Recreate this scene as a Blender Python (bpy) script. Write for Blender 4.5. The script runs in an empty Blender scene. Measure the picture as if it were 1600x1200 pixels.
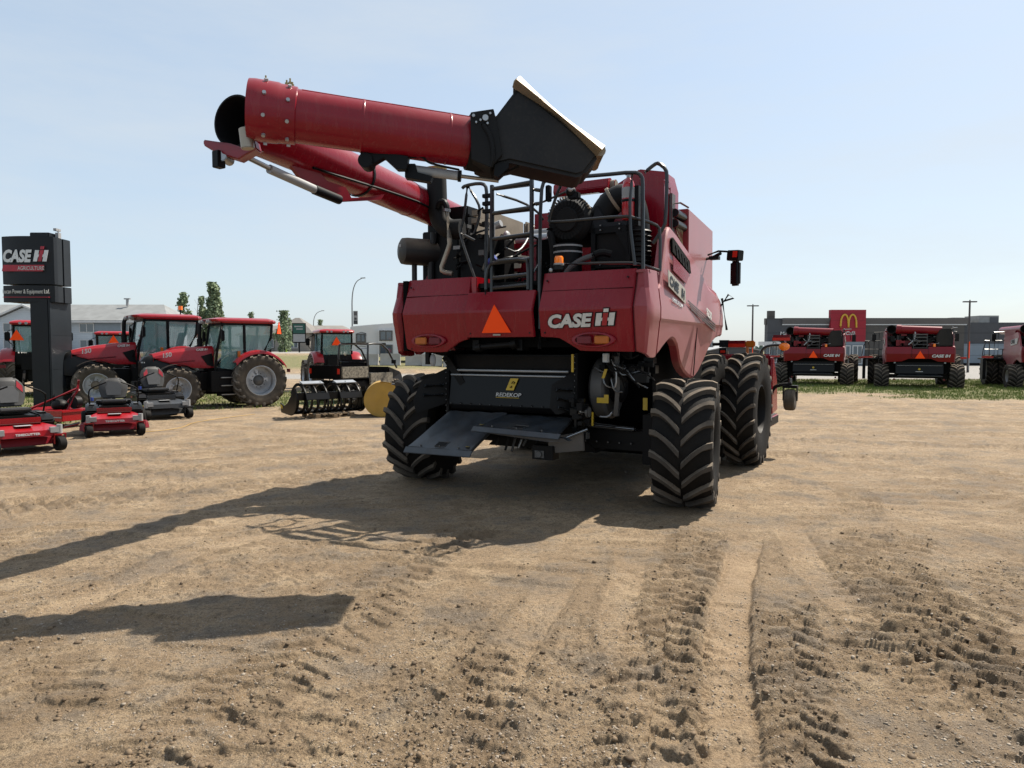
import bpy, bmesh, math, random
import numpy as np
from mathutils import Vector, Matrix
random.seed(7)
SC = bpy.context.scene
COL = SC.collection
R_ = math.radians

# ------------------------------------------------------------------ materials
MATS = {}
def _new(name):
    m = bpy.data.materials.new(name); m.use_nodes = True
    MATS[name] = m
    nt = m.node_tree
    return m, nt, nt.nodes['Principled BSDF']
def node(nt, t, **kw):
    n = nt.nodes.new(t)
    for k, v in kw.items(): setattr(n, k, v)
    return n
def ramp(nt, fac, p0, p1, c0=(0, 0, 0, 1), c1=(1, 1, 1, 1)):
    r = node(nt, 'ShaderNodeValToRGB')
    r.color_ramp.elements[0].position = p0; r.color_ramp.elements[1].position = p1
    r.color_ramp.elements[0].color = c0; r.color_ramp.elements[1].color = c1
    nt.links.new(fac, r.inputs[0])
    return r.outputs[0]
def noise(nt, vec, scale, detail=4, rough=.55):
    n = node(nt, 'ShaderNodeTexNoise')
    n.inputs['Scale'].default_value = scale; n.inputs['Detail'].default_value = detail
    n.inputs['Roughness'].default_value = rough
    nt.links.new(vec, n.inputs['Vector'])
    return n.outputs['Fac']
def mix(nt, fac, a, b, mode='MIX'):
    m = node(nt, 'ShaderNodeMix', data_type='RGBA', blend_type=mode)
    for s, v in ((m.inputs[0], fac), (m.inputs[6], a), (m.inputs[7], b)):
        if isinstance(v, (int, float)): s.default_value = v
        elif isinstance(v, tuple): s.default_value = v if len(v) == 4 else (*v, 1)
        else: nt.links.new(v, s)
    return m.outputs[2]
def math_(nt, op, a, b):
    m = node(nt, 'ShaderNodeMath', operation=op)
    for s, v in ((m.inputs[0], a), (m.inputs[1], b)):
        if isinstance(v, (int, float)): s.default_value = v
        else: nt.links.new(v, s)
    return m.outputs[0]
KC = .62
DUST = (.30, .24, .18)
def mat(name, col, rough=.5, metal=0., dust=0., var=.12, scale=6., coat=0., bump=0., bscale=60., alpha=1., up=0., spec=.5, dcol=None, sheen=0., streak=0.):
    m, nt, b = _new(name)
    if max(col) < .9: col = tuple(c * KC for c in col)
    tc = node(nt, 'ShaderNodeTexCoord').outputs['Object']
    n1 = noise(nt, tc, scale, 6)
    c = mix(nt, ramp(nt, n1, .3, .7), tuple(x * (1 - var) for x in col), tuple(min(1, x * (1 + var)) for x in col))
    rg = rough
    if dust > 0 or up > 0:
        n2 = noise(nt, tc, scale * .45, 8, .62)
        f = math_(nt, 'MULTIPLY', ramp(nt, n2, .25, .8), dust * 1.6)
        n3 = noise(nt, tc, scale * 14, 3, .7)
        f = math_(nt, 'ADD', f, math_(nt, 'MULTIPLY', ramp(nt, n3, .5, .75), dust * .5))
        if streak > 0:     # rain-washed dust runs, long in z
            mpn = node(nt, 'ShaderNodeMapping'); mpn.inputs['Scale'].default_value = (1, 1, .12); nt.links.new(tc, mpn.inputs[0])
            f = math_(nt, 'ADD', f, math_(nt, 'MULTIPLY', ramp(nt, noise(nt, mpn.outputs[0], 13, 4, .7), .52, .75), streak))
        if up > 0:
            g = node(nt, 'ShaderNodeNewGeometry')
            sx = node(nt, 'ShaderNodeSeparateXYZ'); nt.links.new(g.outputs['Normal'], sx.inputs[0])
            u = math_(nt, 'MAXIMUM', sx.outputs[2], 0.)
            u = math_(nt, 'MULTIPLY', u, math_(nt, 'MULTIPLY', ramp(nt, n2, .1, .7), up))
            f = math_(nt, 'ADD', f, u)
        f = math_(nt, 'MINIMUM', f, .95)
        c = mix(nt, f, c, dcol or DUST)
        rr = math_(nt, 'ADD', math_(nt, 'MULTIPLY', f, .5), rough)
        nt.links.new(rr, b.inputs['Roughness'])
    else:
        b.inputs['Roughness'].default_value = rough
    nt.links.new(c, b.inputs['Base Color'])
    b.inputs['Metallic'].default_value = metal
    b.inputs['Sheen Weight'].default_value = sheen; b.inputs['Sheen Roughness'].default_value = .55
    b.inputs['Coat Weight'].default_value = coat
    b.inputs['Coat Roughness'].default_value = .12
    b.inputs['Specular IOR Level'].default_value = spec
    if alpha < 1: b.inputs['Alpha'].default_value = alpha
    if bump > 0:
        bn = node(nt, 'ShaderNodeBump'); bn.inputs['Strength'].default_value = bump; bn.inputs['Distance'].default_value = .01
        nt.links.new(noise(nt, tc, bscale, 4), bn.inputs['Height']); nt.links.new(bn.outputs[0], b.inputs['Normal'])
    return m

mat('red', (.31, .001, .015), .26, dust=.014, var=.07, scale=2.5, coat=.12, up=.08, spec=.30, streak=.06, bump=.35, bscale=1.7)
mat('red_side_glare', (.35, .006, .020), .38, dust=.08, var=.08, scale=1.6, coat=.25, up=.15, dcol=(.40, .24, .21), sheen=.10, streak=.08, bump=.25, bscale=1.7)  # real dust, made paler and pinker to paint sun glare into the colour
mat('red_old', (.27, .001, .013), .33, dust=.014, scale=2.5, coat=.08, up=.06, spec=.28)
mat('red_bright', (.42, .002, .010), .27, dust=.008, var=.06, coat=.25, up=.02, spec=.35)
mat('black', (.0040, .0044, .0056), .5, dust=.005, scale=5, up=.08, spec=.16)
mat('black_matte', (.005, .005, .006), .7, dust=.012, scale=4, spec=.25)
mat('black_gloss', (.0035, .004, .005), .30, dust=.004, scale=4, up=.03, spec=.20)
mat('deep', (.003, .003, .003), .9, spec=.1)
mat('rail', (.007, .009, .012), .30, dust=.012, scale=12, up=.12, coat=.1)
mat('boot', (.010, .010, .012), .5, dust=.05, scale=2.2, up=.15, spec=.22)
mat('boot_lip', (.42, .33, .22), .4, dust=.25, scale=4, metal=.3)
mat('rubber', (.0075, .0075, .008), .75, dust=.022, scale=5, bump=.3, bscale=90, spec=.15)
mat('lug', (.052, .049, .046), .85, dust=.12, scale=7, bump=.35, bscale=110, up=.7, spec=.2)
mat('rubber_far', (.010, .010, .011), .8, dust=.06, scale=5, up=.15, spec=.25)
mat('rubber_dusty', (.028, .026, .024), .85, dust=.22, scale=4, up=.35, bump=.3, spec=.25)
mat('steel', (.50, .51, .52), .32, metal=.85, dust=.06, scale=9)
mat('silver', (.58, .60, .62), .33, metal=.55, dust=.08, scale=6)
mat('rim', (.75, .78, .82), .35, metal=.3, dust=.03, scale=6)
mat('pipe_tan', (.50, .42, .33), .34, metal=.75, dust=.15, scale=6)
mat('flap', (.020, .032, .046), .30, dust=.05, scale=7, up=.03, var=.4, spec=.6, coat=.15)
mat('beige_dust', (.26, .215, .16), .75, dust=.35, var=.25, scale=5)
mat('grey', (.09, .095, .10), .5, dust=.1, scale=5)
mat('light_grey', (.42, .43, .44), .5, dust=.08)
mat('plate', (.50, .47, .40), .5, dust=.1, var=.12)
mat('white', (.75, .75, .74), .45, dust=.04)
mat('letter', (.86, .85, .80), .5, dust=.04, scale=12)
mat('letter_white', (.86, .88, .89), .45)
mat('orange', (1.0, .075, .004), .5, var=.03, spec=.2)
mat('amber', (1.0, .22, .01), .2, var=.05, coat=.5)
mat('amber_dull', (.62, .16, .008), .3, var=.1, coat=.1, spec=.3)
mat('lens_red', (.20, .004, .012), .3, coat=.1, spec=.3)
mat('reflector', (.85, .03, .01), .3, var=.1)
mat('yellow', (.75, .50, .015), .45, dust=.04)
mat('bucket_yellow', (.58, .33, .02), .5, dust=.14, scale=3, var=.15)
mat('sticker_red', (.5, .01, .02), .4)
mat('brass', (.45, .33, .14), .3, metal=.8)
mat('ext_red', (.60, .012, .020), .25, coat=.5)
mat('blue', (.02, .06, .35), .4)
mat('seat', (.032, .033, .035), .6, dust=.03)
mat('seat_grey', (.10, .103, .108), .6, dust=.03)
mat('seat_red', (.55, .02, .04), .55)
mat('charcoal', (.026, .032, .040), .4, dust=.04, scale=4)
mat('wood', (.40, .28, .16), .75, var=.25, scale=9, dust=.1)
mat('camo', (.23, .20, .15), .6, var=.75, scale=16)
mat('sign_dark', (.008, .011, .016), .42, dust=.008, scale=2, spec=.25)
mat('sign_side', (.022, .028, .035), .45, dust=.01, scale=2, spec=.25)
mat('sign_red', (.48, .012, .035), .4)
mat('green_sign', (.01, .10, .075), .5)
def glass(name, col, alpha):
    m, nt, b = _new(name)
    b.inputs['Base Color'].default_value = (*col, 1); b.inputs['Roughness'].default_value = .04
    b.inputs['Alpha'].default_value = alpha; b.inputs['Specular IOR Level'].default_value = .9
    b.inputs['Coat Weight'].default_value = .6; b.inputs['Coat Roughness'].default_value = .02
glass('cab_glass', (.16, .32, .31), .40)
glass('window_glass', (.05, .07, .09), 1.)
# buildings
def siding(name, col, sc, var=.06, axis='Z'):
    m, nt, b = _new(name); col = tuple(c * KC for c in col)
    tc = node(nt, 'ShaderNodeTexCoord').outputs['Object']
    w = node(nt, 'ShaderNodeTexWave', wave_type='BANDS', bands_direction=axis, wave_profile='SAW')
    w.inputs['Scale'].default_value = sc; nt.links.new(tc, w.inputs['Vector'])
    n1 = noise(nt, tc, 1.2, 5)
    c = mix(nt, ramp(nt, n1, .3, .7), tuple(x * (1 - var) for x in col), tuple(x * (1 + var) for x in col))
    c = mix(nt, ramp(nt, w.outputs[0], .0, .12, (1, 1, 1, 1), (0, 0, 0, 1)), c, tuple(x * .62 for x in col))
    nt.links.new(c, b.inputs['Base Color']); b.inputs['Roughness'].default_value = .7
siding('siding_blue', (.66, .73, .80), .9)
siding('siding_tan', (.36, .33, .29), .9)
siding('panel_grey', (.085, .088, .098), .16, .08)
siding('panel_brown', (.105, .095, .085), .16, .10)
siding('panel_light', (.30, .36, .42), .25)
siding('red_wall', (.42, .010, .030), .35, .05)
mat('roof_grey', (.30, .31, .31), .85, var=.14, scale=.8)
mat('roof_tan', (.24, .22, .20), .85, var=.12, scale=.8)
mat('cornice', (.16, .155, .16), .6, var=.08, scale=.5)
mat('trim_white', (.78, .78, .78), .5)
mat('concrete', (.50, .49, .46), .8, var=.12, scale=2, dust=.08)
mat('rv_white', (.89, .89, .89), .4, var=.03, scale=1)
mat('arch_yellow', (.85, .50, .04), .4)
mat('pole', (.07, .055, .055), .5)
mat('pole_grey', (.28, .29, .30), .5)
mat('bark', (.16, .13, .10), .9, var=.3)
mat('hivis', (.55, .85, .03), .6)
def leafmat(name, c0, c1):
    m, nt, b = _new(name)
    c0 = tuple(c * 1. for c in c0); c1 = tuple(c * 1. for c in c1)
    oi = node(nt, 'ShaderNodeNewGeometry').outputs['Random Per Island']
    nt.links.new(ramp(nt, oi, 0, 1, (*c0, 1), (*c1, 1)), b.inputs['Base Color'])
    b.inputs['Roughness'].default_value = .7
    b.inputs['Specular IOR Level'].default_value = .2
leafmat('leaf', (.07, .105, .055), (.23, .28, .16))
mat('muffler', (.006, .006, .007), .55, dust=.02, up=1.1, scale=5)
mat('deck_black', (.010, .010, .012), .6, dust=.10, up=.3)
leafmat('grass_blade', (.07, .12, .022), (.22, .25, .07))
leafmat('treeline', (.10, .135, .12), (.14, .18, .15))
leafmat('pebble', (.16, .125, .09), (.32, .27, .215))
leafmat('clod', (.08, .055, .034), (.19, .135, .085))

# ------------------------------------------------------------------ mesh builder
def frame(d):
    d = Vector(d).normalized()
    a = Vector((0, 0, 1)) if abs(d.z) < .95 else Vector((1, 0, 0))
    x = d.cross(a).normalized(); y = x.cross(d).normalized()
    return x, y, d
class MB:
    def __init__(s, m='black'):
        s.v = []; s.f = []; s.mi = []; s.mats = []; s.m = m
    def _m(s, m):
        m = m or s.m
        if m not in s.mats: s.mats.append(m)
        return s.mats.index(m)
    def add(s, vs, fs, m=None):
        o = len(s.v); k = s._m(m)
        s.v += [tuple(v) for v in vs]
        for f in fs: s.f.append(tuple(i + o for i in f)); s.mi.append(k)
        return s
    def box(s, c, d, m=None, rot=None):
        hx, hy, hz = d[0] / 2, d[1] / 2, d[2] / 2
        vs = [Vector((x * hx, y * hy, z * hz)) for z in (-1, 1) for y in (-1, 1) for x in (-1, 1)]
        if rot:
            M = Matrix.Rotation(rot[2], 3, 'Z') @ Matrix.Rotation(rot[1], 3, 'Y') @ Matrix.Rotation(rot[0], 3, 'X')
            vs = [M @ v for v in vs]
        vs = [v + Vector(c) for v in vs]
        return s.add(vs, [(0, 2, 3, 1), (4, 5, 7, 6), (0, 1, 5, 4), (2, 6, 7, 3), (0, 4, 6, 2), (1, 3, 7, 5)], m)
    def bb(s, a, b, m=None):
        return s.box([(a[i] + b[i]) / 2 for i in range(3)], [abs(b[i] - a[i]) for i in range(3)], m)
    def cyl(s, p0, p1, r0, r1=None, n=16, m=None, cap=True):
        r1 = r0 if r1 is None else r1
        p0, p1 = Vector(p0), Vector(p1); x, y, d = frame(p1 - p0)
        vs = []
        for p, r in ((p0, r0), (p1, r1)):
            for i in range(n):
                a = 2 * math.pi * i / n; vs.append(p + x * (r * math.cos(a)) + y * (r * math.sin(a)))
        fs = [(i, (i + 1) % n, n + (i + 1) % n, n + i) for i in range(n)]
        if cap: fs += [tuple(range(n - 1, -1, -1)), tuple(range(n, 2 * n))]
        return s.add(vs, fs, m)
    def tube(s, pts, r, n=8, m=None, smooth=0):
        pts = [Vector(p) for p in pts]
        rs = list(r) if isinstance(r, (list, tuple)) else [r] * len(pts)
        for _ in range(smooth):
            q = [pts[0]]; qr = [rs[0]]
            for a, b, ra, rb in zip(pts[:-1], pts[1:], rs[:-1], rs[1:]): q += [a * .75 + b * .25, a * .25 + b * .75]; qr += [ra * .75 + rb * .25, ra * .25 + rb * .75]
            q.append(pts[-1]); qr.append(rs[-1]); pts = q; rs = qr
        vs = []; px = None
        for i, p in enumerate(pts):
            d = (pts[min(i + 1, len(pts) - 1)] - pts[max(i - 1, 0)]).normalized()
            if px is None: x, y, _d = frame(d)
            else:
                x = px - d * px.dot(d)
                x = x.normalized() if x.length > 1e-6 else frame(d)[0]
                y = d.cross(x).normalized()
            px = x
            for k in range(n):
                a = 2 * math.pi * k / n; vs.append(p + x * (rs[i] * math.cos(a)) + y * (rs[i] * math.sin(a)))
        fs = []
        for i in range(len(pts) - 1):
            for k in range(n):
                fs.append((i * n + k, i * n + (k + 1) % n, (i + 1) * n + (k + 1) % n, (i + 1) * n + k))
        L = (len(pts) - 1) * n
        fs += [tuple(range(n - 1, -1, -1)), tuple(range(L, L + n))]
        return s.add(vs, fs, m)
    def lathe(s, prof, c=(0, 0, 0), axis=(1, 0, 0), n=32, m=None, ang=(0, 2 * math.pi)):
        # prof: (along axis, radius)
        x, y, d = frame(axis); c = Vector(c); full = abs(ang[1] - ang[0] - 2 * math.pi) < 1e-6
        k = n if full else n + 1; vs = []
        for a, r in prof:
            for i in range(k):
                t = ang[0] + (ang[1] - ang[0]) * i / n
                vs.append(c + d * a + x * (r * math.cos(t)) + y * (r * math.sin(t)))
        fs = []
        for j in range(len(prof) - 1):
            for i in range(n):
                fs.append((j * k + i, j * k + (i + 1) % k, (j + 1) * k + (i + 1) % k, (j + 1) * k + i))
        return s.add(vs, fs, m)
    def prism(s, poly, d, m=None):
        # poly: 3d points of a planar outline, d: extrusion vector
        n = len(poly); d = Vector(d); poly = [Vector(p) for p in poly]
        vs = poly + [p + d for p in poly]
        fs = [tuple(range(n - 1, -1, -1)), tuple(range(n, 2 * n))] + [(i, (i + 1) % n, n + (i + 1) % n, n + i) for i in range(n)]
        return s.add(vs, fs, m)
    def sheet(s, G, off, m=None):
        # G rows of points; off vector (or function point->vector) gives the back
        nr, nc = len(G), len(G[0]); fl = [Vector(p) for r in G for p in r]
        o = off if callable(off) else (lambda p: Vector(off))
        vs = fl + [p + o(p) for p in fl]; N = nr * nc; fs = []
        for i in range(nr - 1):
            for j in range(nc - 1):
                a, b, c, d = i * nc + j, i * nc + j + 1, (i + 1) * nc + j + 1, (i + 1) * nc + j
                fs.append((a, b, c, d)); fs.append((N + d, N + c, N + b, N + a))
        ring = [j for j in range(nc)] + [i * nc + nc - 1 for i in range(1, nr)] + [(nr - 1) * nc + j for j in range(nc - 2, -1, -1)] + [i * nc for i in range(nr - 2, 0, -1)]
        for a, b in zip(ring, ring[1:] + ring[:1]): fs.append((b, a, N + a, N + b))
        return s.add(vs, fs, m)
    def loft(s, secs, m=None, cap=True):
        n = len(secs[0]); vs = [p for q in secs for p in q]; fs = []
        for i in range(len(secs) - 1):
            for k in range(n):
                fs.append((i * n + k, i * n + (k + 1) % n, (i + 1) * n + (k + 1) % n, (i + 1) * n + k))
        if cap:
            L = (len(secs) - 1) * n
            fs += [tuple(range(n - 1, -1, -1)), tuple(range(L, L + n))]
        return s.add(vs, fs, m)
    def sphere(s, c, r, m=None, n=12, k=8):
        rx, ry, rz = r if isinstance(r, (list, tuple)) else (r, r, r)
        vs = []
        for j in range(k + 1):
            t = math.pi * j / k
            for i in range(n):
                a = 2 * math.pi * i / n
                vs.append((c[0] + rx * math.sin(t) * math.cos(a), c[1] + ry * math.sin(t) * math.sin(a), c[2] + rz * math.cos(t)))
        fs = [(j * n + i, j * n + (i + 1) % n, (j + 1) * n + (i + 1) % n, (j + 1) * n + i) for j in range(k) for i in range(n)]
        return s.add(vs, fs, m)
    def mesh(s, name, bevel=0., seg=2, smooth=35):
        me = bpy.data.meshes.new(name)
        me.from_pydata(s.v, [], s.f)
        for m in s.mats: me.materials.append(MATS[m])
        me.polygons.foreach_set('material_index', s.mi)
        bm = bmesh.new(); bm.from_mesh(me)
        bmesh.ops.remove_doubles(bm, verts=bm.verts, dist=1e-5)
        bmesh.ops.recalc_face_normals(bm, faces=bm.faces)
        if bevel:
            es = [e for e in bm.edges if len(e.link_faces) == 2 and e.calc_face_angle(0) > R_(32)]
            bmesh.ops.bevel(bm, geom=es, offset=bevel, segments=seg, affect='EDGES', clamp_overlap=True)
        bm.to_mesh(me); bm.free()
        me.polygons.foreach_set('use_smooth', [True] * len(me.polygons))
        me.set_sharp_from_angle(angle=R_(smooth))
        return me
    def build(s, name, parent=None, bevel=0., seg=2, smooth=35, loc=(0, 0, 0), rot=(0, 0, 0)):
        return link(name, s.mesh(name, bevel, seg, smooth), parent, loc, rot)
def build_each(mb, name, parent=None, **kw):
    """one object for each separate shape collected in mb"""
    root = list(range(len(mb.v)))
    def fd(a):
        while root[a] != a: root[a] = root[root[a]]; a = root[a]
        return a
    for f in mb.f:
        for i in f[1:]: root[fd(i)] = fd(f[0])
    groups = {}
    for f, k in zip(mb.f, mb.mi): groups.setdefault(fd(f[0]), []).append((f, k))
    out = []
    for fs in groups.values():
        o = MB(); mp = {}
        for f, k in fs:
            for i in f:
                if i not in mp: mp[i] = len(o.v); o.v.append(mb.v[i])
            o.f.append(tuple(mp[i] for i in f)); o.mi.append(o._m(mb.mats[k]))
        out.append(o.build(name, parent, **kw))
    return out
def link(name, me, parent=None, loc=(0, 0, 0), rot=(0, 0, 0)):
    o = bpy.data.objects.new(name, me); COL.objects.link(o)
    o.parent = parent; o.location = loc; o.rotation_euler = rot
    return o
def tag(o, label=None, cat=None, group=None, kind=None):
    if label: o['label'] = label
    if cat: o['category'] = cat
    if group: o['group'] = group
    if kind: o['kind'] = kind
    return o
def thing(name, loc, rz=0, label=None, cat=None, group=None, sc=1.):
    o = bpy.data.objects.new(name, None); COL.objects.link(o)
    o.location = loc; o.rotation_euler = (0, 0, rz); o.scale = (sc, sc, sc); o.empty_display_size = .3
    return tag(o, label, cat, group)
def copy_tree(o, parent=None):
    c = o.copy(); COL.objects.link(c); c.parent = parent
    for ch in list(o.children): copy_tree(ch, c)
    return c
def text_mesh(body, size, ext=.003, shear=0., bold=0., m='letter', align='LEFT', sx=1.):
    cu = bpy.data.curves.new('lettering', 'FONT'); cu.body = body; cu.size = size; cu.extrude = ext
    cu.shear = shear; cu.offset = bold; cu.align_x = align; cu.resolution_u = 3
    o = bpy.data.objects.new('lettering', cu); COL.objects.link(o)
    dg = bpy.context.evaluated_depsgraph_get()
    me = bpy.data.meshes.new_from_object(o.evaluated_get(dg))
    bpy.data.objects.remove(o); bpy.data.curves.remove(cu)
    if sx != 1.:
        for v in me.vertices: v.co.x *= sx
    me.materials.clear(); me.materials.append(MATS[m])
    return me
def basis(o, right, up):
    r = Vector(right).normalized(); u = Vector(up).normalized(); n = r.cross(u).normalized(); u = n.cross(r)
    return Matrix(((r.x, u.x, n.x, o[0]), (r.y, u.y, n.y, o[1]), (r.z, u.z, n.z, o[2]), (0, 0, 0, 1)))
def put_text(parent, body, size, o, right, up, name='lettering', **kw):
    me = text_mesh(body, size, **kw)
    ob = link(name, me, parent); ob.matrix_local = basis(o, right, up)
    return ob
def flat_poly(mb, o, right, up, pts, ext, m, z0=0):
    M = basis(o, right, up)
    mb.prism([M @ Vector((x, y, z0)) for x, y in pts], (M.to_3x3() @ Vector((0, 0, ext))), m)
def brand_mark(parent, o, right, up, h, white='letter', red='sticker_red', outline='black_matte', ext=.003, sx=1.14, gap=4.25, bw=1.4):
    """the slanted four-letter word and the twin-bar emblem with a red bar; h = cap height"""
    if outline:
        put_text(parent, 'CASE', h / .70, o, right, up, shear=.22, bold=h * .125, ext=ext * .5, m=outline, sx=sx)
    Mz = basis(o, right, up).to_3x3() @ Vector((0, 0, ext * 1.3))
    o2 = Vector(o) + Mz
    put_text(parent, 'CASE', h / .70, o2, right, up, shear=.22, bold=h * .070, ext=ext * .5, m=white, sx=sx)
    w = gap * h
    def bar(x0, x1, y0, y1): return [(w + x0 * h * bw + .22 * y0 * h, y0 * h), (w + x1 * h * bw + .22 * y0 * h, y0 * h), (w + x1 * h * bw + .22 * y1 * h, y1 * h), (w + x0 * h * bw + .22 * y1 * h, y1 * h)]
    mb = MB()
    if outline:
        flat_poly(mb, o, right, up, bar(-.09, 1.2, -.08, 1.08), ext, outline, -ext * .5)
        flat_poly(mb, o, right, up, bar(.36, .76, 1.08, 1.42), ext, outline, -ext * .5)
    flat_poly(mb, o2, right, up, bar(0, .33, 0, 1), ext, white)
    flat_poly(mb, o2, right, up, bar(.79, 1.12, 0, 1), ext, white)
    flat_poly(mb, o2, right, up, bar(.33, .40, .38, .62), ext, white); flat_poly(mb, o2, right, up, bar(.72, .79, .38, .62), ext, white)
    flat_poly(mb, o2, right, up, bar(.41, .71, 0, 1.0), ext * 1.2, red)
    flat_poly(mb, o2, right, up, bar(.41, .71, 1.07, 1.34), ext * 1.2, white if outline else red)
    return mb.build('emblem', parent)

# ------------------------------------------------------------------ wheels
def tyre_mb(R, W, rr, n, lh, lw, sweep, mt='rubber', ml='lug', seg=64, ns=7):
    Rb = R - lh; mb = MB(mt)
    def crown(a): return Rb - .035 * min(1, abs(a) / (.5 * W)) ** 2.2 * (R / .85)
    sh = crown(.45 * W)
    half = [(.40 * W, rr), (.43 * W, rr + .03), (.485 * W, rr + .28 * (Rb - rr)), (.50 * W, rr + .55 * (Rb - rr)), (.492 * W, rr + .8 * (Rb - rr)), (.465 * W, sh - .012), (.40 * W, crown(.40 * W)), (.2 * W, crown(.2 * W)), (0, Rb)]
    prof = [(-a, r) for a, r in half] + [(a, r) for a, r in half[-2::-1]]
    mb.lathe(prof, n=seg)
    for sd in (-1, 1):
        for i in range(n):
            p0 = 2 * math.pi * (i + (.5 if sd > 0 else 0)) / n
            secs = []
            for k in range(ns + 2):
                t = min(1, k / ns)
                ax = sd * (.015 * W + t * .475 * W); rb = crown(ax)
                th = p0 + sweep * (1 - (1 - t) ** 1.55)
                top = rb + lh * (1 if k else .75); w = lw * (1.0 + .12 * math.cos(t * 3.1) + (.25 if k > ns - 2 else 0))
                if k == ns + 1: ax = sd * .505 * W; rb = sh - .10 * (R / .85); top = sh - .07 * (R / .85); w = lw * 1.1
                elif k == ns: ax = sd * .50 * W; top = rb + lh * .72; rb -= .03
                dt = w / 2 / R
                pts = []
                for r, q in ((rb - .012, -1.35), (top, -.9), (top, .9), (rb - .012, 1.35)):
                    a = th + q * dt
                    axx = ax if r > rb - .001 or k <= ns else ax - sd * .03
                    pts.append((axx, -r * math.cos(a), r * math.sin(a)))
                secs.append(pts)
            mb.loft(secs, ml)
    return mb
def rim_mb(W, rr, m='rim', hub='grey', depth=.1, side=1, nb=10):
    mb = MB(m)
    mb.lathe([(-.40 * W, rr + .02), (-.42 * W, rr - .02), (-.2 * W, rr - .05), (.2 * W, rr - .05), (.42 * W, rr - .02), (.40 * W, rr + .02)], n=48)
    for sd in (-1, 1):
        x = side * depth
        mb.lathe([(x + .02 * sd, rr - .05), (x + .02 * sd, rr * .72), (x + .06 * side, rr * .55), (x + .06 * side, .001)], n=48)
    mb.lathe([(x + .06 * side, rr * .36), (x + side * .12, rr * .30), (x + side * .16, rr * .16), (x + side * .17, .001)], n=24, m=hub)
    for i in range(nb):
        a = 2 * math.pi * i / nb
        c = Vector((x + .06 * side, rr * .46 * math.cos(a), rr * .46 * math.sin(a)))
        mb.cyl(c, c + Vector((side * .025, 0, 0)), .018, n=6, m=hub)
    return mb
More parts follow.
